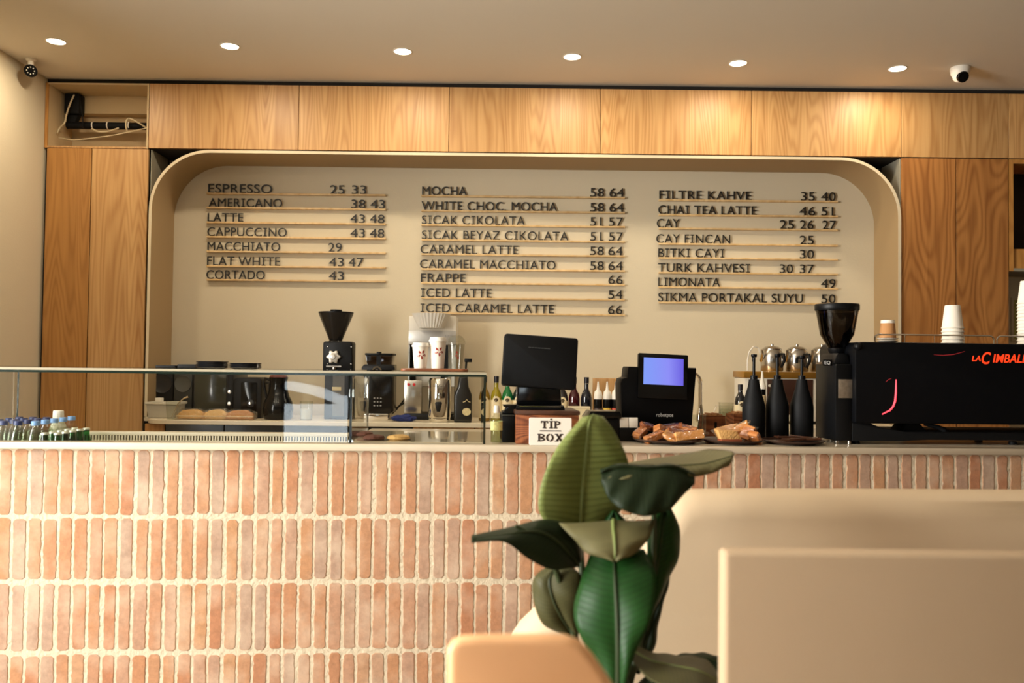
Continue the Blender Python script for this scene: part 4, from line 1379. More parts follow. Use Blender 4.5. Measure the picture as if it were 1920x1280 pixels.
for k in range(5):
    lb = '%s light-blue-capped water bottle of its row in the glass case' % order[k]
    if src is None:
        src = water(lb_m, lb); src.location = inwell(66, 0.12, 0, 0)
    else:
        dup(src, inwell(66, 0.12, k, 0.075), 0, lb)
src = None
rowl = ['left-edge', 'second', 'third']
for r_, x in enumerate((-22, 6, 33)):
    for k in range(4):
        lb = '%s dark-blue-capped water bottle in the %s row at the left edge' % (order[k], rowl[r_])
        if src is None:
            src = water(db_m, lb); src.location = inwell(x, 0.13, 0, 0)
        else:
            dup(src, inwell(x, 0.13, k, 0.075), 0, lb)
t = thing('juice_bottle', 'larger bottle with a tall white cap behind the dark blue caps', 'bottle', inwell(33, 0.13, 4.35, 0.075), 0)
b = MB(0.001); b.lathe([(0, 0), (34, 0), (36, 4), (36, 150), (30, 176), (19, 196), (19, 200), (0, 200)], seg=24); b.build('body', mat('cloudy juice bottle', 'cfcab0', 0.3), t)
b = MB(0.001); b.lathe([(0, 201), (21, 201), (22, 204), (21, 236), (18, 240), (0, 240)], seg=24, ripple=0.03); b.build('cap', white, t)
grn = glass('green bottle glass', '6bb078', 1.6, 0.02)
src = None
for r_, x in enumerate((84, 108)):
    for k in range(5):
        lb = '%s green glass bottle in the %s row of the glass case' % (order[k], ['left', 'right'][r_])
        p = inwell(x, 0.1, k, 0.062)
        if src is None:
            t = src = thing('mineral_water_bottle', lb, 'bottle', p, 0, 'green mineral water bottles in the glass case')
            b = MB(0.001); b.lathe([(0, 2), (24, 0), (27, 4), (27, 95), (25, 112), (15, 140), (12.5, 152), (12.5, 172), (0, 172)], seg=20); b.build('glass', grn, t)
            b = MB(0.001); b.lathe([(0, 176), (12, 176), (14, 173), (14.5, 168), (12.8, 168)], seg=20); b.build('crown_cap', mat('pale crown cap', 'c7c9b8', 0.4, metal=0.5), t)
            b = MB(0.001); b.lathe([(27.2, 40), (27.4, 40), (27.4, 80), (27.2, 80)], seg=20); b.build('label', mat('green label', '2c5a38', 0.5, var=0.4, vs=40), t)
        else:
            dup(src, p, 0, lb)
# cookies on the glossy floor
ZF = ZT + 0.0045
cm = mat('chocolate cookie', '5a2e1e', 0.8, bump=0.8, bs=90, var=0.3, vs=40)
ct = mat('butter cookie', 'cda15f', 0.8, bump=0.5, bs=90, var=0.12, vs=30)
for x, d, r, m_, lb in ((684, 0.30, 0.036, cm, 'chocolate cookie at the back left in the right case compartment'),
                        (701, 0.14, 0.044, cm, 'large chocolate cookie in the right case compartment'),
                        (747, 0.15, 0.047, ct, 'pale butter cookie in the right case compartment')):
    p = C(x, 820, d)
    b = MB(); b.lathe([(0, 0), (r * 0.85, 0), (r, 0.006), (r * 0.9, 0.014), (r * 0.5, 0.019), (0, 0.020)], seg=26)
    for q in b.bm.verts:
        q.co += Vector(noise.noise_vector(q.co * 60)) * 0.002 * (1 if q.co.z > 0.003 else 0)
    o = b.build('cookie', m_); o.location = (p.x, p.y, ZF); tag(o, lb, 'cookie', 'cookies in the glass case')
p = C(505, 826, 0.3)
for k in range(3):
    b = MB(); b.ball((0, 0, 0), 0.03, (1.3, 1, 0.45)); 
    for q in b.bm.verts:
        q.co += Vector(noise.noise_vector(q.co * 50 + Vector((k, 0, 0)))) * 0.008
    o = b.build('brownie', cm); o.location = (p.x + (k - 1) * 0.055, p.y + 0.05, 1.002); tag(o, ['left', 'middle', 'right'][k] + ' dark brownie lump in front of the slotted grille', 'cake', 'brownies in the glass case')
t = thing('display_tray', 'shallow steel tray holding the brownie lumps inside the glass case', 'tray', (p.x, p.y + 0.05, ZW), TH)
b = MB(); b.box(-0.14, 0.14, -0.08, 0.08, 0.062, 0.066, 0.001, 1); b.build('plate', steel, t)
b = MB(); b.box(-0.12, -0.11, -0.06, 0.06, 0, 0.0618); b.box(0.11, 0.12, -0.06, 0.06, 0, 0.0618); b.build('leg', steel, t)

# ================================================================== things on the back counter
def ob(x, Y=5.95, z=ZB):
    p = P(x, 783, Y)
    return Vector((p.x, Y, z + 0.0006)), Y / FPX


L, u = ob(303, 5.85)
t = thing('storage_box', 'grey lidded plastic box at the left end of the back counter', 'box', L)
gp = mat('grey plastic', 'b5ae9f', 0.5)
b = MB(u); b.prism([(-26, 0), (24, 0), (28, 25), (-30, 25)], 0, 45, 2); b.build('tub', gp, t)
b = MB(u); b.box(-32, 30, -3, 48, 25.2, 30, 1.5); b.build('lid', mat('pale grey lid', 'cfc8b8', 0.45), t)
b = MB(u); b.box(-12, 0, -2, 8, 30.2, 38, 0.5); b.build('tag', white, t)
L, u = ob(324, 5.745)
t = thing('clear_cup_with_spoon', 'clear plastic cup with a spoon leaning out, before the grey box', 'cup', L)
b = MB(u); b.lathe([(0, 0), (10.5, 0), (13.5, 34), (14, 35), (13, 35), (10, 1), (0, 1)], seg=24); b.build('cup', clearp, t)
b = MB(u); b.tube([(-3, 0, 3), (9, 0, 30), (20, 0, 40), (28, 0, 43)], [0.8, 0.8, 1.2, 2.0], 8); b.build('spoon', chrome, t)

br = [mat('ciabatta crust', 'dcb064', 0.75, bump=0.6, bs=60, var=0.25, vs=30), mat('ciabatta pale', 'e6c282', 0.75, bump=0.5, bs=60, var=0.2, vs=25),
      mat('seeded crust', 'c68a48', 0.8, bump=0.9, bs=140, var=0.45, vs=110)]
wr = glass('sandwich film', 'f8f2e8', 2.5, 0.15, 0.05, 40)
for k, (x, w_, h, lb) in enumerate(((360, 25, 19, 'left wrapped ciabatta sandwich on the back counter'), (406, 21, 19, 'middle wrapped sandwich, pale roll showing its filling, on the back counter'),
                                    (450, 25, 18, 'right wrapped sandwich with a dark seeded crust, on the back counter'))):
    L, u = ob(x, 5.80)
    t = thing('wrapped_sandwich', lb, 'sandwich', L, 0.05 * (k - 1), 'wrapped sandwiches on the back counter')
    b = MB(u)
    b.prism([(-w_, 1), (w_, 1), (w_ + 1, h * 0.45), (w_ - 1, h * 0.75), (w_ * 0.6, h * 0.97), (0, h), (-w_ * 0.6, h * 0.93), (-w_ + 2, h * 0.62), (-w_ - 1, h * 0.35)], -10, 14, 4, 3)
    for q in b.bm.verts:
        q.co += Vector(noise.noise_vector(q.co * 45 + Vector((k, 0, 0)))) * 0.004
    zmin = min(q.co.z for q in b.bm.verts)
    for q in b.bm.verts:
        q.co.z -= zmin
    b.build('roll', br[k], t)
    b = MB(u)
    b.prism([(-w_ - 1, 5.2), (w_ + 1, 5.2), (w_ + 1, 7.6), (-w_ - 1, 7.6)], -11.5, 13, 0.8); b.build('filling', mat('sandwich filling', 'e2cfa6', 0.7, var=0.4, vs=60), t)
    b = MB(u); b.prism([(-w_ - 4, 0.2), (w_ + 4, 0.2), (w_ + 3, h * 0.7), (w_ * 0.6, h + 1.5), (-w_ * 0.6, h + 1.5), (-w_ - 3, h * 0.6)], -13, 17, 2)
    for q in b.bm.verts:
        q.co += Vector(noise.noise_vector(q.co * 80)) * 0.003
        q.co.z = max(q.co.z, 0)
    b.build('wrapper', wr, t, ang=10)

dg = mat('dark grey enamel', '24262a', 0.3)
L, u = ob(303, 6.12)
t = thing('speaker', 'black box with a round grey face behind the grey storage box', 'appliance', L)
b = MB(u); b.box(-21, 20, 0, 50, 0, 88, 2); b.build('body', black, t)
R = Matrix.Rotation(PI / 2, 3, 'X')
b = MB(u); b.lathe([(0, 0.2), (15, 0.2), (18, 1.5), (18.5, 0.2)], (0, 0, 60), 28, R); b.build('round_face', dg, t)
L, u = ob(342, 6.12)
t = thing('speaker', 'black box with a paler round face, between the first one and the microwave', 'appliance', L)
b = MB(u); b.box(-17.5, 17, 0, 50, 0, 88, 2); b.build('body', mat('charcoal plastic', '2e3030', 0.45), t)
b = MB(u); b.lathe([(0, 0.2), (13, 0.2), (15.5, 1.5), (16, 0.2)], (0, 0, 60), 28, R); b.build('round_face', mat('grey grille', '4d4d49', 0.6), t)
L, u = ob(399, 6.0)
t = thing('microwave', 'dark grey microwave oven behind the wrapped sandwiches', 'microwave', L)
b = MB(u); b.box(-38, 38, 2, 85, 3, 84, 2); b.build('body', dg, t)
b = MB(u); b.box(-35, 24, 0, 1.9, 8, 80, 0.8); b.build('door', mat('oven glass', '34362f', 0.1), t)
b = MB(u); b.box(25.5, 37, 0, 1.9, 8, 80, 0.5); c_ = b.build('control_panel', black, t)
b = MB(u); b.lathe([(0, 0), (4, 0), (3.5, 3), (0, 3.4)], (31, 0, 26), 16, R); b.lathe([(0, 0), (4, 0), (3.5, 3), (0, 3.4)], (31, 0, 48), 16, R); b.build('knob', steel, c_)
b = MB(u)
for x in (-30, 30):
    for y in (10, 76):
        b.lathe([(0, 0), (4, 0), (4, 3), (0, 3)], (x, y, 0), 10)
b.build('foot', black, t)
L, u = ob(463, 5.95)
t = thing('coffee_machine', 'black upright coffee machine with a chrome dial, right of the microwave', 'coffee machine', L)
b = MB(u); b.prism(rrect(-26, 26, 0, 76, (1, 1, 8, 8)), 0, 60, 2); b.build('body', black, t)
b = MB(u); b.prism(rrect(-12, 18, 4, 68, 3), -1.5, -0.1, 0.5); b.build('front_panel', gloss, t)
b = MB(u); b.lathe([(0, 0), (7, 0), (7, 2.4), (6, 3), (0, 3)], (7, -1.6, 28), 24, R); d_ = b.build('dial', dg, t)
b = MB(u); b.lathe([(0, 3.2), (2.8, 3.2), (2.4, 4.2), (0, 4.4)], (7, -1.6, 28), 16, R); b.build('dial_cap', chrome, d_)
b = MB(u); b.tube([(26, 20, 66), (36, 20, 66), (36, 20, 48)], 2.4); b.build('spout', black, t)
L, u = ob(521, 5.90)
t = thing('jug', 'black wide-bottomed jug behind the glass, right of the coffee machine', 'jug', L)
b = MB(u); b.lathe([(0, 0), (24, 0), (27, 4), (28, 20), (26, 32), (20, 44), (16, 60), (16, 72), (18, 78), (16.6, 78), (14.6, 72), (14.6, 60), (0, 44)], seg=36); b.build('body', gloss, t)
b = MB(u); b.tube([(-15, 0, 72), (-25, -1, 76), (-27, -1, 66), (-22, 0, 40)], 2.6, 10); b.build('handle', black, t)
b = MB(u); b.lathe([(0, 78.3), (17, 78.3), (15, 82), (4, 83), (4, 86), (0, 86.4)], seg=28); b.build('lid', mat('dark red lid', '5b2018', 0.4), t)
L, u = ob(574, 5.86)
t = thing('measuring_beaker', 'small clear beaker between the black jug and the tall grinder', 'beaker', L)
b = MB(u); b.lathe([(0, 0), (11, 0), (12, 34), (12.6, 35), (11.4, 35), (10.4, 1), (0, 1)], seg=24); b.build('body', clearp, t)
b = MB(u); b.lathe([(0, 1.4), (10, 1.4), (10.6, 20), (0, 20)], seg=20); b.build('contents', mat('milky liquid', 'd8d4cc', 0.5), t)

# tall filter-coffee grinder
L, u = ob(634, 5.92)
t = thing('shop_grinder', 'tall black shop grinder with a cone hopper and silver star knob, left', 'grinder', L)
b = MB(u); b.prism(rrect(-29, 26, 90, 146, (2, 2, 5, 5)), -8, 26, 2); b.build('grinding_head', black, t)
b = MB(u); b.prism(rrect(-28, 26, 0, 89.8, (2, 2, 0, 0)), 6, 26, 1.5); b.build('body', black, t)
b = MB(u); b.box(-12, 10, 4, 5.9, 6, 86); b.build('grey_column', mat('grey column', '5a564f', 0.45), t)
b = MB(u); b.box(-13, 4, 2.6, 3.9, 54, 61, 0.4); b.build('label_plate', mat('cream label', 'd8c69a', 0.5), t)
b = MB(u); b.lathe([(13, 146.2), (12, 148), (32, 197), (32.5, 199), (31.5, 199), (11, 149)], (-9, 9, 0), 36); b.build('hopper', mat('dark smoked hopper', '1c1a18', 0.25), t)
b = MB(u); b.lathe([(0, 199.2), (32.6, 199.2), (32.6, 201.5), (11, 202), (11, 206), (0, 206.4)], (-9, 9, 0), 36); b.build('hopper_lid', black, t)
b = MB(u)
n_ = 30
pts = [((11.5 + 1.9 * math.cos(6 * 2 * PI * i / n_)) * math.cos(2 * PI * i / n_) - 8, (11.5 + 1.9 * math.cos(6 * 2 * PI * i / n_)) * math.sin(2 * PI * i / n_) + 117) for i in range(n_)]
b.prism(pts, -16, -8.3, 1.5, 2); b.lathe([(0, 0), (5, 0), (4, 2.5), (0, 3)], (-8, -16, 117), 16, R); b.build('adjuster_knob', mat('cast silver', 'cfcbc2', 0.35, metal=0.8), t)
b = MB(u); b.lathe([(3.8, 84), (3.8, 98), (0, 98)], (-7, -12, 0), 16); b.lathe([(0, 84), (3.7, 84)], (-7, -12, 0), 16); b.box(-22, 6, -10, -8.1, 98.2, 101); b.build('spout', steel, t)
b = MB(u)
for x in (-20, 24):
    for z in (104, 136):
        b.lathe([(0, 0), (1.2, 0), (0.8, 0.8), (0, 1)], (x, -8, z), 10, R)
b.build('screw', steel, t)
# home grinder
L, u = ob(708, 5.92)
t = thing('filter_coffee_grinder', 'squat black coffee grinder with a clear hopper and chrome base', 'grinder', L)
b = MB(u); b.prism(rrect(-27, 27, 12, 104, (6, 6, 2, 2)), 0, 55, 2); b.build('body', gloss, t)
b = MB(u); b.prism(rrect(-26, 20, 0, 11.8, 2), -1, 54, 1); b.build('base', chrome, t)
b = MB(u); b.prism([(-31, 86), (31, 86), (31, 98), (27, 103), (-27, 103), (-31, 98)], -3, -0.1, 0.8); b.build('front_band', black, t)
b = MB(u); b.lathe([(6, 0), (9, 0), (9, 2), (6, 2), (6, 0)], (-2, -3.1, 92), 28, R); b.lathe([(0, 0), (4, 0), (3.4, 3), (0, 3)], (-2, -3.1, 92), 20, R); b.build('ring_knob', chrome, t)
b = MB(u); b.prism([(-22, 104.2), (22, 104.2), (25, 121), (-25, 121)], 3, 50, 1); b.build('hopper', glass('brown hopper', '6b5434', 1.4, 0.03), t)
b = MB(u); b.box(-26, 26, 2, 51, 121.2, 125, 0.6); b.box(-4, 4, 0.5, 12, 121.2, 128, 0.5); b.box(-4, 4, 0, 2.6, 103.4, 121); b.build('hopper_lid', black, t)
b = MB(u)
for q in range(3):
    for r_ in range(3):
        b.box(-8 + q * 6, -5 + q * 6, -0.4, 0.2, 26 + r_ * 7, 28 + r_ * 7)
b.build('control_marks', mat('grey print', '8d8c88', 0.5), t)
L, u = ob(757, 5.84)
b = MB(u); b.ball((0, 0, 5.2), 14, (1.7, 0.9, 0.42), 22)
for q in b.bm.verts:
    q.co += Vector(noise.noise_vector(q.co * 55)) * 0.016
    q.co.z = max(q.co.z, 0)
o = b.build('blue_cloth', mat('blue microfibre', '1f2f6e', 0.95, bump=0.8, bs=160)); o.location = L
tag(o, 'crumpled blue cloth on the back counter before the filter brewer', 'cloth')
L, u = ob(752, 6.22)
def backcable(pts, lb):
    b = MB(u); b.tube(pts, 1.5, 8); o = b.build('power_cable', black); o.location = L; tag(o, lb, 'cable')
backcable([(-22, 0, 1.6), (-8, 0, 16), (6, -2, 34), (12, -2, 46)], 'black power cable rising steeply between squat grinder and brewer')
backcable([(-26, -14, 1.6), (-14, -14, 14), (4, -14, 26), (13, -14, 32)], 'second black power cable, lower, beside the filter brewer')
# filter brewer
L, u = ob(807, 5.98)
t = thing('filter_brewer', 'tall steel and white filter coffee brewer with a paper filter on top', 'coffee maker', L)
b = MB(u); b.box(-45, 45, 16, 80, 142, 196, 2); b.build('head', offw, t)
b = MB(u); b.box(-45, 45, 14.4, 15.9, 142, 168, 0.5); b.build('front_panel', mat('brushed grey panel', 'b9b6b0', 0.35, metal=0.5), t)
b = MB(u); b.box(-45, -42.5, 18, 78, 0, 141.8); b.box(42.5, 45, 18, 78, 0, 141.8); b.box(-42.4, 42.4, 70, 78, 60, 141.8); b.build('frame', steel, t)
b = MB(u); b.box(-42, -34, 40, 69.9, 62, 141.8); b.box(16, 28, 40, 69.9, 62, 141.8); b.build('dark_inside', black, t)
b = MB(u); b.box(-33.8, 15.8, 50, 69.9, 62, 141.8); b.box(28.2, 42.3, 50, 69.9, 62, 141.8); b.build('inner_panel', offw, t)
b = MB(u); b.lathe([(0, 172), (23, 172), (36, 199), (35.4, 199), (22, 172.6), (0, 172.6)], (-1, 2, 0), 64, None, ripple=0.025); b.build('paper_filter', mat('filter paper', 'e2ddd2', 0.9), t, ang=15)
b = MB(u); b.box(-50, -18, 4, 30, 12, 74, 1); b.build('steel_column', steel, t)
b = MB(u)
for x in (-42, -32):
    b.lathe([(0, 0), (3, 0), (2.4, 2), (0, 2.4)], (x, 4, 66), 12, R)
b.build('red_switch', mat('red switch', 'b01d1d', 0.4, emit='c02020', es=0.3), t)
b = MB(u); b.box(-50, 45, 4, 80, 0, 11.5, 1); b.build('base', black, t)
b = MB(u); b.tube([(64, 10, 86), (65, 10, 106), (66, 8, 112)], 2); b.box(62, 76, 4, 12, 109, 116, 1); b.box(44, 66, 8, 12, 84, 88); b.build('tap_lever', black, t)
tl(0, u, 24, 40, 157, 5, 14.3, 0.0006, 'oo', mat('grey print', '8d8c88', 0.5), t)
# urn
L, u = ob(824, 5.82)
t = thing('hot_water_urn', 'polished steel cylindrical urn with a black tap behind the case glass', 'urn', L)
b = MB(u); b.lathe([(0, 8), (20, 8), (21, 10), (21, 78), (19, 82), (8, 85), (0, 85)], seg=40); b.build('body', chrome, t)
b = MB(u); b.lathe([(0, 0), (18, 0), (20, 3), (20, 7.8), (0, 7.8)], seg=36); b.build('base_ring', chrome, t)
b = MB(u); b.prism([(-3, 20), (3, 20), (6.5, 36), (5, 38), (-5, 38), (-6.5, 36)], -27, -21.2, 1); b.build('tap', black, t)
tl(0, u, -11, 12, 66, 5, -21.1, 0.0006, 'LUXUS', mat('grey etching', '6b675f', 0.5), t)
L, u = ob(868, 5.80)
t = thing('black_pouch', 'black coffee pouch with an oval cream badge beside the urn', 'bag', L)
b = MB(u); b.prism([(-16, 0), (16, 0), (17, 10), (16, 52), (10, 66), (8, 86), (-8, 86), (-11, 66), (-17, 52), (-17, 10)], -8, 8, 5, 3); b.build('bag', mat('black foil', '0d0d0e', 0.3), t)
b = MB(u); b.lathe([(0, 0), (1, 0), (1, 0.7), (0, 0.7)], (7, -8.2, 20), 24, R)
for q in b.bm.verts:
    q.co.x = 7 * u + (q.co.x - 7 * u) * 8; q.co.z = 20 * u + (q.co.z - 20 * u) * 7
b.build('badge', mat('cream badge', 'd9c592', 0.5, var=0.3, vs=80), t)
b = MB(u); b.tube([(0, -8.4, 38), (4, -8.4, 39), (7, -8.4, 43), (10, -8.4, 39), (14, -8.4, 38)], 0.7, 6); b.build('emblem', mat('cream badge', 'd9c592'), t)
# syrup bottles
lbm = mat('cream syrup label', 'e6d6ae', 0.6, var=0.08, vs=40)
def syrup(x, Y, col, lb, capc='17121a', tall=84, lab=True, darklab=False):
    L, u = ob(x, Y)
    t = thing('syrup_bottle', lb, 'bottle', L, 0, 'syrup bottles on the back counter')
    g = mat('syrup ' + col, col, 0.08, coat=0.5)
    b = MB(u); b.lathe([(0, 0), (9, 0), (10.5, 2), (10.5, 45), (9, 53), (5, 60), (4, 64), (4, tall - 12), (0, tall - 12)], seg=24); b.build('bottle', g, t)
    b = MB(u); b.lathe([(0, tall - 11.8), (4.6, tall - 11.8), (4.8, tall), (0, tall + 0.4)], seg=16); b.build('cap', mat('cap ' + capc, capc, 0.4), t)
    if lab:
        b = MB(u); b.lathe([(10.7, 6), (10.9, 6), (10.9, 40), (10.7, 40)], seg=24, a0=-PI, a1=0)
        nn_ = 14
        for i in range(nn_):                        # rounded crown of the label
            a0_, a1_ = PI * i / nn_, PI * (i + 1) / nn_
            p4 = []
            for a_, r_ in ((a0_, 0), (a0_, 7), (a1_, 7)):
                an = 7 * math.cos(a_) / 7 * r_ / 10.9
                p4.append(b.v((10.9 * math.sin(an), -10.9 * math.cos(an), 40 + r_ * math.sin(a_))))
            try:
                b.bm.faces.new(p4)
            except ValueError:
                pass
        l_ = b.build('label', lbm, t)
        b = MB(u)
        vs = []
        for i in range(14):
            a_ = 2 * PI * i / 14
            an = 3.6 * math.cos(a_) / 11.1
            vs.append(b.v((11.1 * math.sin(an), -11.1 * math.cos(an), 40 + 3.6 * math.sin(a_))))
        b.bm.faces.new(vs); b.build('emblem', mat('dark emblem', '4a3a22', 0.6), l_)
    return t
syrup(908, 5.95, '8a6a20', 'amber syrup bottle half hidden by the end of the glass case')
syrup(930, 5.95, '8f7f16', 'yellow syrup bottle with a cream label left of the till screen')
syrup(951, 5.95, '0d6a36', 'bright green syrup bottle below the corner of the till screen')
syrup(971, 5.95, '12221c', 'dark syrup bottle just behind the till stand, at its left')
syrup(1054, 5.95, '1a1416', 'dark syrup bottle just behind the till stand, at its right')
syrup(1076, 5.95, '3a0a12', 'dark red syrup bottle right of the till screen', lab=False)
syrup(1099, 5.95, '10121c', 'blue-black syrup bottle right of the dark red one', lab=False)
L, u = ob(1086, 5.80)
t = thing('napkin_holder', 'cream cardboard tray in front of the dark syrup bottles', 'box', L)
b = MB(u); b.prism([(-19, 0), (19, 0), (21, 29), (-21, 29)], 0, 24, 0.8, 1); b.build('tray', lbm, t)
b = MB(u); b.box(-20.5, 20.5, -0.6, 24.5, 29.2, 31.5); b.build('rim', mat('cream rim', 'efe0bd', 0.5), t)
prn = [('left', '3a2a24'), ('middle', 'd8b23a'), ('right', 'b8432a')]
for k, x in enumerate((1121, 1138, 1154)):
    L, u = ob(x, 5.80)
    t = thing('sauce_bottle', '%s white-nozzled black sauce bottle beside the lit till' % prn[k][0], 'bottle', L, 0, 'sauce bottles with white nozzles')
    b = MB(u); b.lathe([(0, 0), (7.6, 0), (8, 1), (8, 46), (0, 46)], seg=22); b.build('body', gloss, t)
    b = MB(u); b.lathe([(0, 46.2), (8, 46.2), (8, 52), (6.6, 60), (3, 64), (1.2, 79), (0, 79)], seg=20); b.build('nozzle_cap', white, t)
    b = MB(u); b.lathe([(8.2, 12), (8.35, 12), (8.35, 30), (8.2, 30)], seg=20, a0=-PI * 0.85, a1=-PI * 0.15); b.build('label', mat('sauce label ' + prn[k][0], prn[k][1], 0.5, var=0.5, vs=70), t)
L, u = ob(1136, 6.1)
o = MB(u); o.box(-25, 25, 0, 8, 0, 80, 1); o = o.build('wooden_board', oak); o.location = L
tag(o, 'pale wooden panel standing behind the white-nozzled sauce bottles', 'board')
# faucet
L, u = ob(1311, 6.1)
t = thing('faucet', 'chrome gooseneck faucet right of the lit till', 'faucet', L)
b = MB(u)
pts = [(2, 0, 0), (2, 0, 70)] + [(-12 + 14 * math.cos(PI * i / 10), -6 * i / 10, 70 + 20 * math.sin(PI * i / 10)) for i in range(1, 9)]
b.tube(pts, 4.2, 14); b.build('spout', chrome, t)
b = MB(u); b.lathe([(9, 0), (9, 8), (7, 18), (5, 26), (4.4, 26)], (2, 0, 0), 20); b.build('base', chrome, t)
b = MB(u); b.tube([(10, 0, 12), (26, 0, 15), (32, 0, 32)], 1.4, 8); b.build('handle', chrome, t)
# bottle and nozzle bottle left of tea machine
syrup(1388, 5.75, '0c1018', 'slim dark syrup bottle left of the black pump bottles', tall=78)
L, u = ob(1429, 5.72)
t = thing('squeeze_bottle', 'clear squeeze bottle with a white cone nozzle between two pump bottles', 'bottle', L)
b = MB(u); b.lathe([(0, 0), (7.6, 0), (8, 30), (7, 58), (6, 59), (0, 59)], seg=20); b.build('body', mat('creamy sauce', 'c9b48c', 0.3), t)
b = MB(u); b.lathe([(0, 59.2), (6.4, 59.2), (6.4, 70), (0, 70)], seg=18); b.build('label_band', gloss, t)
b = MB(u); b.lathe([(0, 70.2), (6.6, 70.2), (6.6, 76), (3, 88), (1.3, 104), (0, 104)], seg=18); b.build('nozzle', white, t)
# tea machine with three pots
L, u = ob(1466, 5.98)
t = thing('tea_machine', 'cream and steel tea machine with a brass top carrying three teapots', 'tea machine', L)
b = MB(u); b.box(-70, 70, 0, 75, 6, 86, 2); b.build('body', offw, t)
b = MB(u); b.box(-72, 72, -2, 77, 86.2, 98, 1); b.build('brass_top', mat('brass trim', 'b98a3c', 0.3, metal=0.8), t)
b = MB(u); b.box(-28, 58, -1.5, -0.1, 18, 84, 0.6); b.build('front_panel', mat('dark brown panel', '3a231b', 0.25), t)
b = MB(u)
for x in (-62, 62):
    for y in (8, 66):
        b.lathe([(0, 0), (5, 0), (5, 6), (0, 6)], (x, y, 0), 12)
b.build('foot', black, t)
b = MB(u); b.lathe([(0, 0), (5, 0), (3, 9), (0, 9)], (-22, -1.6, 72), 14, R); b.lathe([(0, 0), (5, 0), (3, 9), (0, 9)], (30, -1.6, 72), 14, R); b.build('tap', chrome, t)
ztea = L.z + 98.4 * u
for k, x in enumerate((1447, 1494, 1541)):
    L2, u = ob(x, 6.1, ztea)
    t = thing('teapot', ['left', 'middle', 'right'][k] + ' steel teapot with a black handle on the tea machine', 'teapot', L2, 0, 'steel teapots on the tea machine')
    b = MB(u); b.lathe([(0, 0), (19, 0), (20.5, 2), (20.5, 28), (19, 36), (17, 40), (0, 40)], seg=32); b.build('body', steel, t)
    b = MB(u); b.lathe([(17.6, 40.2), (17.6, 42), (12, 46), (3, 47.5), (3, 51), (0, 52)], seg=28); b.lathe([(0, 40.2), (17.5, 40.2)], seg=28); b.build('lid', steel, t)
    b = MB(u); b.tube([(9, -19, 32), (13, -29, 32), (14, -30, 20), (11, -21, 8)], 2.6, 10); b.build('handle', black, t)
    b = MB(u); b.tube([(-20, 0, 20), (-22, -14, 32), (-24, -17, 40)], [4, 3, 2], 10); b.build('spout', steel, t)
L2, u = ob(1404, 6.0, ztea)
b = MB(u); b.tube([(-3, 0, 1.2), (-3, 0, 20), (0, 0, 36), (8, 0, 46), (18, 2, 44), (22, 4, 32)], 1.2, 8); o = b.build('hose', white); o.location = L2
tag(o, 'thin white hose arching into the left teapot', 'hose')
# framed leaflet on the wall at the right edge
p = P(1909, 600, YB - 0.012)
t = thing('framed_leaflet', 'small green-yellow leaflet in a cream frame on the wall at the right edge', 'picture', p)
b = MB(); b.box(-0.05, 0.22, 0, 0.0115, -0.16, 0.17, 0.004); b.build('frame', mat('cream frame', 'd0c2a2', 0.6), t)
b = MB(); b.box(-0.03, 0.2, -0.001, -0.0002, -0.14, 0.15); b.build('leaflet', mat('leaflet', 'a9a355', 0.6, var=0.5, vs=25), t)

# ================================================================== plant
lm_ = {}
def leafmat(name, c1, c2, rough=0.42, bmp=0.2):
    M = bpy.data.materials.new(name); M.use_nodes = True
    n, l = M.node_tree.nodes, M.node_tree.links
    b = n['Principled BSDF']; b.inputs['Roughness'].default_value = rough
    b.inputs['Specular IOR Level'].default_value = 0.22
    uv = n.new('ShaderNodeUVMap')
    sp = n.new('ShaderNodeSeparateXYZ'); l.new(uv.outputs[0], sp.inputs[0])
    def ma(op, a, v):
        q = n.new('ShaderNodeMath'); q.operation = op
        for i, s in enumerate((a, v)):
            if isinstance(s, (int, float)): q.inputs[i].default_value = s
            else: l.new(s, q.inputs[i])
        return q.outputs[0]
    ac = ma('ABSOLUTE', ma('SUBTRACT', sp.outputs[0], 0.5), 0)          # distance from midrib
    vein = ma('SINE', ma('MULTIPLY', ma('SUBTRACT', sp.outputs[1], ma('MULTIPLY', ac, 0.22)), 150), 0)
    vein = ma('POWER', ma('ADD', ma('MULTIPLY', vein, 0.5), 0.5), 3)
    tx = n.new('ShaderNodeTexNoise'); tx.inputs['Scale'].default_value = 5; l.new(uv.outputs[0], tx.inputs['Vector'])
    f = ma('ADD', ma('MULTIPLY', vein, 0.35), ma('MULTIPLY', tx.outputs['Fac'], 0.5))
    mx = n.new('ShaderNodeMix'); mx.data_type = 'RGBA'
    l.new(f, mx.inputs['Factor']); mx.inputs['A'].default_value = lin(c1); mx.inputs['B'].default_value = lin(c2)
    l.new(mx.outputs['Result'], b.inputs['Base Color'])
    bp = n.new('ShaderNodeBump'); bp.inputs['Strength'].default_value = bmp; bp.inputs['Distance'].default_value = 0.004
    l.new(vein, bp.inputs['Height']); l.new(bp.outputs[0], b.inputs['Normal'])
    return M
lf_a = leafmat('banana leaf olive', '7d884a', '525c2e', 0.5, 0.2)
lf_b = leafmat('banana leaf deep', '1b4519', '13300f', 0.45, 0.06)
lf_c = leafmat('banana leaf underside and lit top', '6d6846', '585538', 0.6, 0.1)  # pale underside, also the painted light on the folded leaf's top
lf_d = leafmat('banana leaf dark', '1c2a15', '131f0e', 0.55, 0.06)
lf_e = leafmat('banana leaf brown green', '4d4b2c', '35351c', 0.55, 0.06)
ribm = mat('pale midrib', '76834a', 0.5)
ribd = mat('dark stalk', '2c3a1c', 0.5)
YP = 2.2
pc = P(1150, 1280, YP)
plant = thing('potted_banana_plant', 'large potted banana plant with broad green leaves standing before the counter', 'plant', (pc.x, YP, 0), 0)
p0 = Vector(plant.location)


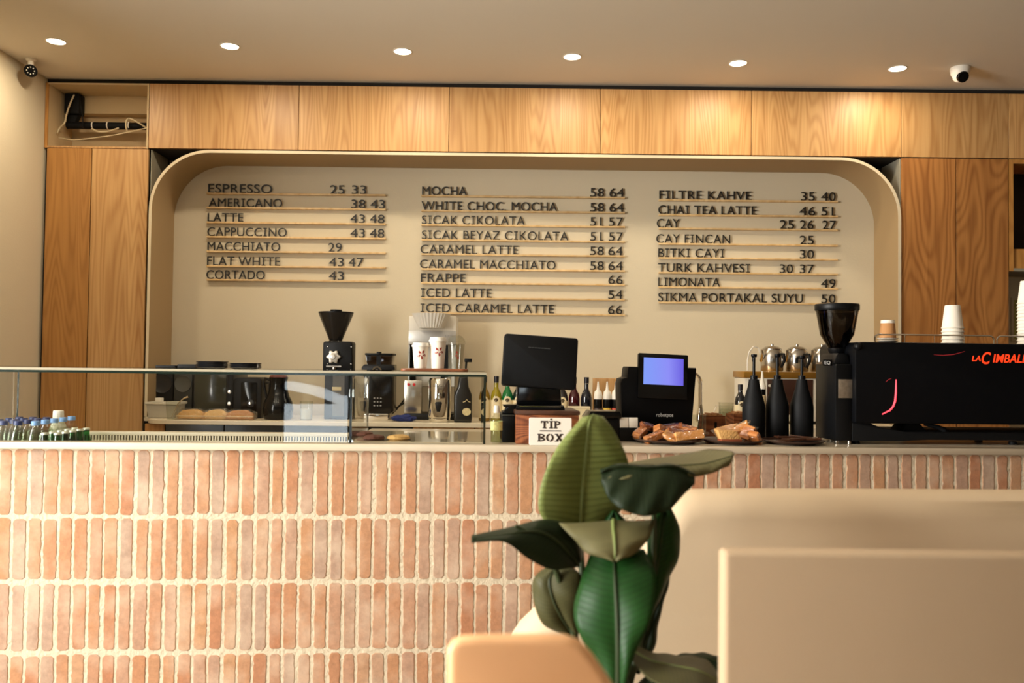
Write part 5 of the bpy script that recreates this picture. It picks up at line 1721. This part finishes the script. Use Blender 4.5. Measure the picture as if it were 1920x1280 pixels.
def smooth(pts, per=6):
    out = []
    for i in range(len(pts) - 1):
        a, b_, c, d = pts[max(i - 1, 0)], pts[i], pts[i + 1], pts[min(i + 2, len(pts) - 1)]
        for k in range(per):
            s = k / per
            out.append(0.5 * ((2 * b_) + (c - a) * s + (2 * a - 5 * b_ + 4 * c - d) * s * s + (3 * b_ - a - 3 * c + d) * s ** 3))
    out.append(pts[-1])
    return out


def leaf(mid, left, right, m_, rib=ribm, rr=0.006, nseg=7, wav=0.006, thick=0.0012):
    """blade between a left and a right edge running along a midrib; every list is (px, py, depth), base to tip"""
    A = smooth([P(*q) - p0 for q in left]); Bm = smooth([P(*q) - p0 for q in mid]); D = smooth([P(*q) - p0 for q in right])
    n = len(Bm)
    def at(L_, f):
        x = f * (len(L_) - 1); i = min(int(x), len(L_) - 2)
        return L_[i].lerp(L_[i + 1], x - i)
    b = MB(); uvs = {}
    grid = []
    for i in range(n):
        f = i / (n - 1)
        a, c, d = at(A, f), Bm[i], at(D, f)
        row = []
        for j in range(-nseg, nseg + 1):
            s = abs(j) / nseg
            e = a if j < 0 else d
            q = c.lerp(e, s)
            q = q + Vector((0, 1, 0)) * (math.sin(PI * s) * -0.012 + wav * s * math.sin(f * 19 + j * 0.4 + c.x * 40))
            v_ = b.bm.verts.new(q); uvs[v_] = (0.5 + 0.5 * j / nseg, f); row.append(v_)
        grid.append(row)
    for r0, r1 in zip(grid, grid[1:]):
        for j in range(len(r0) - 1):
            b.bm.faces.new((r0[j], r0[j + 1], r1[j + 1], r1[j]))
    uvl = b.bm.loops.layers.uv.new('UVMap')
    for f_ in b.bm.faces:
        for lp in f_.loops:
            lp[uvl].uv = uvs[lp.vert]
    o = b.build('leaf', m_, plant, ang=60, recalc=False)
    md = o.modifiers.new('thickness', 'SOLIDIFY'); md.thickness = thick; md.offset = 0
    b = MB(); k = len(Bm)
    b.tube([q + Vector((0, -0.004, 0)) for q in Bm], [rr * (1 - 0.75 * i / (k - 1)) for i in range(k)], 8)
    b.build('midrib', rib, o)
    return o


def stalk(pts, r0, r1, m_):
    S = smooth([P(*q) - p0 for q in pts])
    b = MB(); b.tube(S, [r0 + (r1 - r0) * i / (len(S) - 1) for i in range(len(S))], 10)
    return b.build('stalk', m_, plant)
Y = YP
# tall upright leaf
leaf([(1088, 1000, Y + .06), (1091, 930, Y + .05), (1097, 860, Y + .05), (1103, 800, Y + .06), (1112, 776, Y + .10)],
     [(1040, 1000, Y + .03), (1010, 955, Y), (1020, 890, Y), (1052, 828, Y + .03), (1093, 781, Y + .10)],
     [(1120, 1000, Y + .08), (1172, 945, Y + .08), (1180, 880, Y + .08), (1160, 822, Y + .09), (1132, 781, Y + .11)], lf_a)
# folded leaf at upper right: top side painted pale with grazing light, dark near half hanging
leaf([(1130, 884, Y - .02), (1190, 872, Y), (1255, 872, Y + .02), (1320, 868, Y + .04), (1376, 852, Y + .07)],
     [(1128, 880, Y + .03), (1200, 863, Y + .16), (1270, 853, Y + .2), (1330, 842, Y + .22), (1372, 846, Y + .12)],
     [(1128, 896, Y - .04), (1160, 898, Y - .06), (1230, 896, Y - .04), (1310, 893, Y), (1366, 874, Y + .05)], lf_c, ribd, 0.003)
leaf([(1126, 885, Y - .03), (1165, 874, Y - .03), (1215, 876, Y - .03), (1262, 874, Y - .02), (1302, 892, Y)],
     [(1125, 880, Y - .03), (1160, 869, Y - .02), (1214, 872, Y - .02), (1264, 870, Y - .01), (1303, 888, Y)],
     [(1128, 905, Y - .05), (1148, 942, Y - .09), (1198, 966, Y - .11), (1252, 956, Y - .09), (1300, 908, Y - .02)], lf_d, ribd, 0.003)
# left leaf
leaf([(1085, 1060, Y - .02), (1050, 1018, Y - .06), (1010, 996, Y - .1), (950, 1000, Y - .14), (884, 1012, Y - .18)],
     [(1072, 1064, Y - .04), (1035, 1068, Y - .1), (990, 1046, Y - .14), (945, 1016, Y - .18), (884, 1018, Y - .18)],
     [(1092, 1040, Y), (1082, 992, Y - .02), (1022, 973, Y - .03), (955, 988, Y - .08), (884, 1004, Y - .16)], lf_d, ribd, 0.005)
# drooping pale leaf in the middle
leaf([(1150, 975, Y - .04), (1150, 990, Y - .09), (1152, 1012, Y - .13), (1153, 1034, Y - .15), (1152, 1050, Y - .15)],
     [(1048, 980, Y - .04), (1056, 990, Y - .08), (1078, 1012, Y - .11), (1100, 1036, Y - .13), (1146, 1050, Y - .15)],
     [(1228, 974, Y - .02), (1226, 986, Y - .07), (1216, 1010, Y - .11), (1192, 1036, Y - .13), (1158, 1050, Y - .15)], lf_c, ribm, 0.006, wav=0.003)
# big front leaf
leaf([(1158, 1310, Y - .2), (1158, 1230, Y - .2), (1156, 1150, Y - .18), (1152, 1080, Y - .14), (1150, 1025, Y - .08)],
     [(1150, 1310, Y - .2), (1112, 1235, Y - .17), (1077, 1160, Y - .15), (1088, 1090, Y - .1), (1112, 1030, Y - .06)],
     [(1166, 1310, Y - .2), (1188, 1235, Y - .22), (1222, 1150, Y - .2), (1230, 1080, Y - .14), (1208, 1030, Y - .08)], lf_b, ribd, 0.007)
# right upright leaf
leaf([(1205, 1180, Y + .02), (1222, 1110, Y + .02), (1234, 1050, Y + .02), (1242, 990, Y + .03), (1248, 936, Y + .05)],
     [(1196, 1180, Y + .0), (1202, 1110, Y), (1212, 1050, Y), (1218, 985, Y + .01), (1246, 936, Y + .05)],
     [(1214, 1180, Y + .03), (1242, 1110, Y + .04), (1270, 1050, Y + .05), (1275, 995, Y + .06), (1252, 938, Y + .05)], lf_b, ribd, 0.004)
leaf([(1190, 1260, Y + .05), (1208, 1210, Y + .05), (1222, 1160, Y + .05), (1238, 1110, Y + .06), (1248, 1070, Y + .06)],
     [(1180, 1260, Y + .04), (1186, 1210, Y + .04), (1196, 1160, Y + .04), (1222, 1110, Y + .05), (1246, 1070, Y + .06)],
     [(1200, 1260, Y + .06), (1228, 1210, Y + .06), (1236, 1160, Y + .06), (1250, 1110, Y + .07), (1258, 1072, Y + .06)], lf_d, ribd, 0.004)
# lower left leaf
leaf([(1075, 1190, Y), (1052, 1155, Y - .02), (1036, 1120, Y - .03), (1030, 1085, Y - .02), (1050, 1058, Y)],
     [(1066, 1192, Y), (1020, 1172, Y), (1000, 1122, Y), (1004, 1078, Y + .01), (1046, 1056, Y + .01)],
     [(1084, 1188, Y), (1086, 1150, Y - .03), (1088, 1110, Y - .04), (1088, 1075, Y - .03), (1054, 1056, Y)], lf_e, ribd, 0.004)
# small leaf behind and low leaf at the bottom right
leaf([(1152, 995, Y + .06), (1152, 980, Y + .06), (1151, 966, Y + .06), (1150, 955, Y + .06)],
     [(1128, 995, Y + .06), (1131, 980, Y + .06), (1140, 966, Y + .06), (1149, 955, Y + .06)],
     [(1180, 995, Y + .06), (1176, 980, Y + .06), (1164, 966, Y + .06), (1152, 955, Y + .06)], lf_b, ribd, 0.003, wav=0.001)
leaf([(1170, 1208, Y - .1), (1215, 1235, Y - .14), (1262, 1246, Y - .18), (1310, 1256, Y - .2), (1345, 1275, Y - .2)],
     [(1172, 1204, Y - .08), (1225, 1222, Y - .02), (1275, 1228, Y), (1320, 1234, Y - .02), (1348, 1262, Y - .16)],
     [(1168, 1214, Y - .12), (1205, 1262, Y - .24), (1250, 1292, Y - .32), (1300, 1300, Y - .32), (1340, 1288, Y - .24)], lf_e, ribm, 0.004)
leaf([(1200, 1300, Y - .02), (1240, 1262, Y), (1280, 1240, Y + .02), (1320, 1232, Y + .03), (1352, 1240, Y + .03)],
     [(1190, 1290, Y), (1232, 1246, Y + .04), (1278, 1226, Y + .06), (1322, 1224, Y + .06), (1354, 1232, Y + .05)],
     [(1210, 1320, Y - .04), (1260, 1300, Y - .04), (1300, 1300, Y - .03), (1340, 1300, Y - .01), (1358, 1262, Y + .01)], lf_d, ribd, 0.004)
# stalks down to the pot
stalk([(966, 986, Y - .12), (1000, 1005, Y - .1), (1030, 1040, Y - .06), (1050, 1090, Y - .03), (1072, 1170, Y - .01), (1110, 1330, Y)], 0.004, 0.011, ribd)
stalk([(1088, 1000, Y + .06), (1092, 1080, Y + .05), (1104, 1200, Y + .03), (1124, 1340, Y)], 0.007, 0.013, ribd)
stalk([(1225, 950, Y - .02), (1226, 1010, Y), (1220, 1100, Y + .01), (1190, 1240, Y + .01), (1160, 1350, Y)], 0.006, 0.012, ribd)
stalk([(1158, 1300, Y - .2), (1155, 1360, Y - .14), (1148, 1440, Y - .05)], 0.008, 0.012, ribd)
stalk([(1170, 1208, Y - .1), (1162, 1270, Y - .07), (1155, 1360, Y - .02)], 0.006, 0.011, ribd)
b = MB()
b.lathe([(0, 0), (0.13, 0), (0.15, 0.02), (0.18, 0.38), (0.185, 0.40), (0.17, 0.40), (0.165, 0.36), (0, 0.355)], seg=40); b.build('pot', mat('dark planter', '2a2724', 0.6), plant)
b = MB(); b.lathe([(0, 0.3555), (0.164, 0.362), (0.1, 0.372), (0, 0.375)], seg=28); b.build('soil', mat('potting soil', '2b1f16', 0.95, bump=1, bs=60), plant)
b = MB()
for (x, y) in ((-0.05, 0), (0.0, 0.0), (0.04, -0.01), (0.0, -0.05)):
    b.tube([(x, y, 0.36), (x * 0.8, y, 0.5), (x * 0.5, y, 0.62)], [0.02, 0.016, 0.012], 10)
b.build('stem', ribd, plant)

# ================================================================== banquettes and chair
pad = mat('cream upholstery', 'd4bc9b', 0.8, bump=0.06, bs=200, var=0.03, vs=4)
padb = mat('beige upholstery', 'b69d7f', 0.85, bump=0.08, bs=220, var=0.03, vs=4)
YS = 2.5
def q2(x, y, Y=YS):
    p = P(x, y, Y); return (p.x, p.z)
ox, _ = q2(1600, 930)
t = thing('far_banquette', 'cream upholstered banquette with a rounded back, its left end sloping down behind the plant', 'banquette', (ox, YS, 0), 0)
edge = [(2250, 931), (1700, 928), (1400, 927), (1320, 928), (1286, 933), (1262, 946), (1246, 968), (1232, 1000), (1205, 1034), (1150, 1066), (1080, 1104), (1020, 1146), (975, 1190), (945, 1235), (928, 1290)]
pts = [q2(*e) for e in edge]
pts = [(x - ox, z) for x, z in pts]
pts += [(pts[-1][0] - 0.02, 0.08), (pts[0][0], 0.08)]
b = MB(); b.prism(pts[::-1], 0, 0.2, 0.075, 6); b.build('backrest', pad, t, ang=60)
b = MB(); b.box(q2(1330, 900)[0] - ox, pts[0][0], -0.42, -0.005, 0.12, 0.44, 0.05, 4); b.build('seat', padb, t)
b = MB(); b.box(q2(1330, 900)[0] - ox + 0.02, pts[0][0] - 0.02, -0.36, 0.12, 0, 0.0795); b.build('plinth', matt, t)
YN = 1.72
ox, _ = q2(1600, 1020, YN)
xa, zt_ = q2(1358, 1034, YN)
xb = xa + 1.15
t = thing('near_banquette', 'beige square-cornered banquette back nearest the camera at lower right', 'banquette', (xa, YN, 0), 0)
b = MB(); b.box(0, 1.15, 0, 0.055, 0.1, zt_, 0.012, 4); b.build('backrest', padb, t)
b = MB(); b.box(0.02, 1.13, -0.43, -0.006, 0.16, 0.44, 0.04, 4); b.build('seat', padb, t)
b = MB(); b.box(0.03, 1.12, -0.38, 0.06, 0, 0.0995); b.build('plinth', matt, t)
# orange chair
YCH = 1.25
xc, _ = q2(965, 1195, YCH)
t = thing('cafe_chair', 'blurred tan orange chair back right in front of the camera', 'chair', (xc, YCH, 0), 0)
tan = mat('tan leather', 'f6bd88', 0.5)
ed = [(838, 1290), (838, 1222), (846, 1206), (864, 1198), (900, 1196), (1000, 1195), (1060, 1197), (1088, 1206), (1112, 1232), (1140, 1272), (1158, 1300)]
pp = [q2(x, y, YCH) for x, y in ed]
pp = [(x - xc, z) for x, z in pp]
zb_ = 0.62
pp = pp + [(pp[-1][0] + 0.03, 0.82), (pp[-1][0] + 0.03, zb_), (pp[0][0] - 0.02, zb_), (pp[0][0] - 0.02, 0.82)]
b = MB(); b.prism(pp[::-1], 0, 0.03, 0.012, 4); b.build('backrest', tan, t)
b = MB(); b.box(-0.2, 0.22, -0.43, 0.02, 0.44, 0.49, 0.018, 4); b.build('seat', tan, t)
metal = mat('chair legs', '201d1a', 0.4, metal=0.6)
for sx in (-0.17, 0.19):
    b = MB(); b.tube([(sx, 0.01, 0.4895), (sx, 0.016, 0.66)], 0.011, 10); b.build('back_post', metal, t)
    for y0, y1 in ((-0.38, -0.42), (-0.02, 0.03)):
        b = MB(); b.tube([(sx, y0, 0.4395), (sx * 1.1, y1, 0.0)], 0.011, 10); b.build('leg', metal, t)
bpy.data.objects.remove(_fo)
bpy.data.curves.remove(_fc)
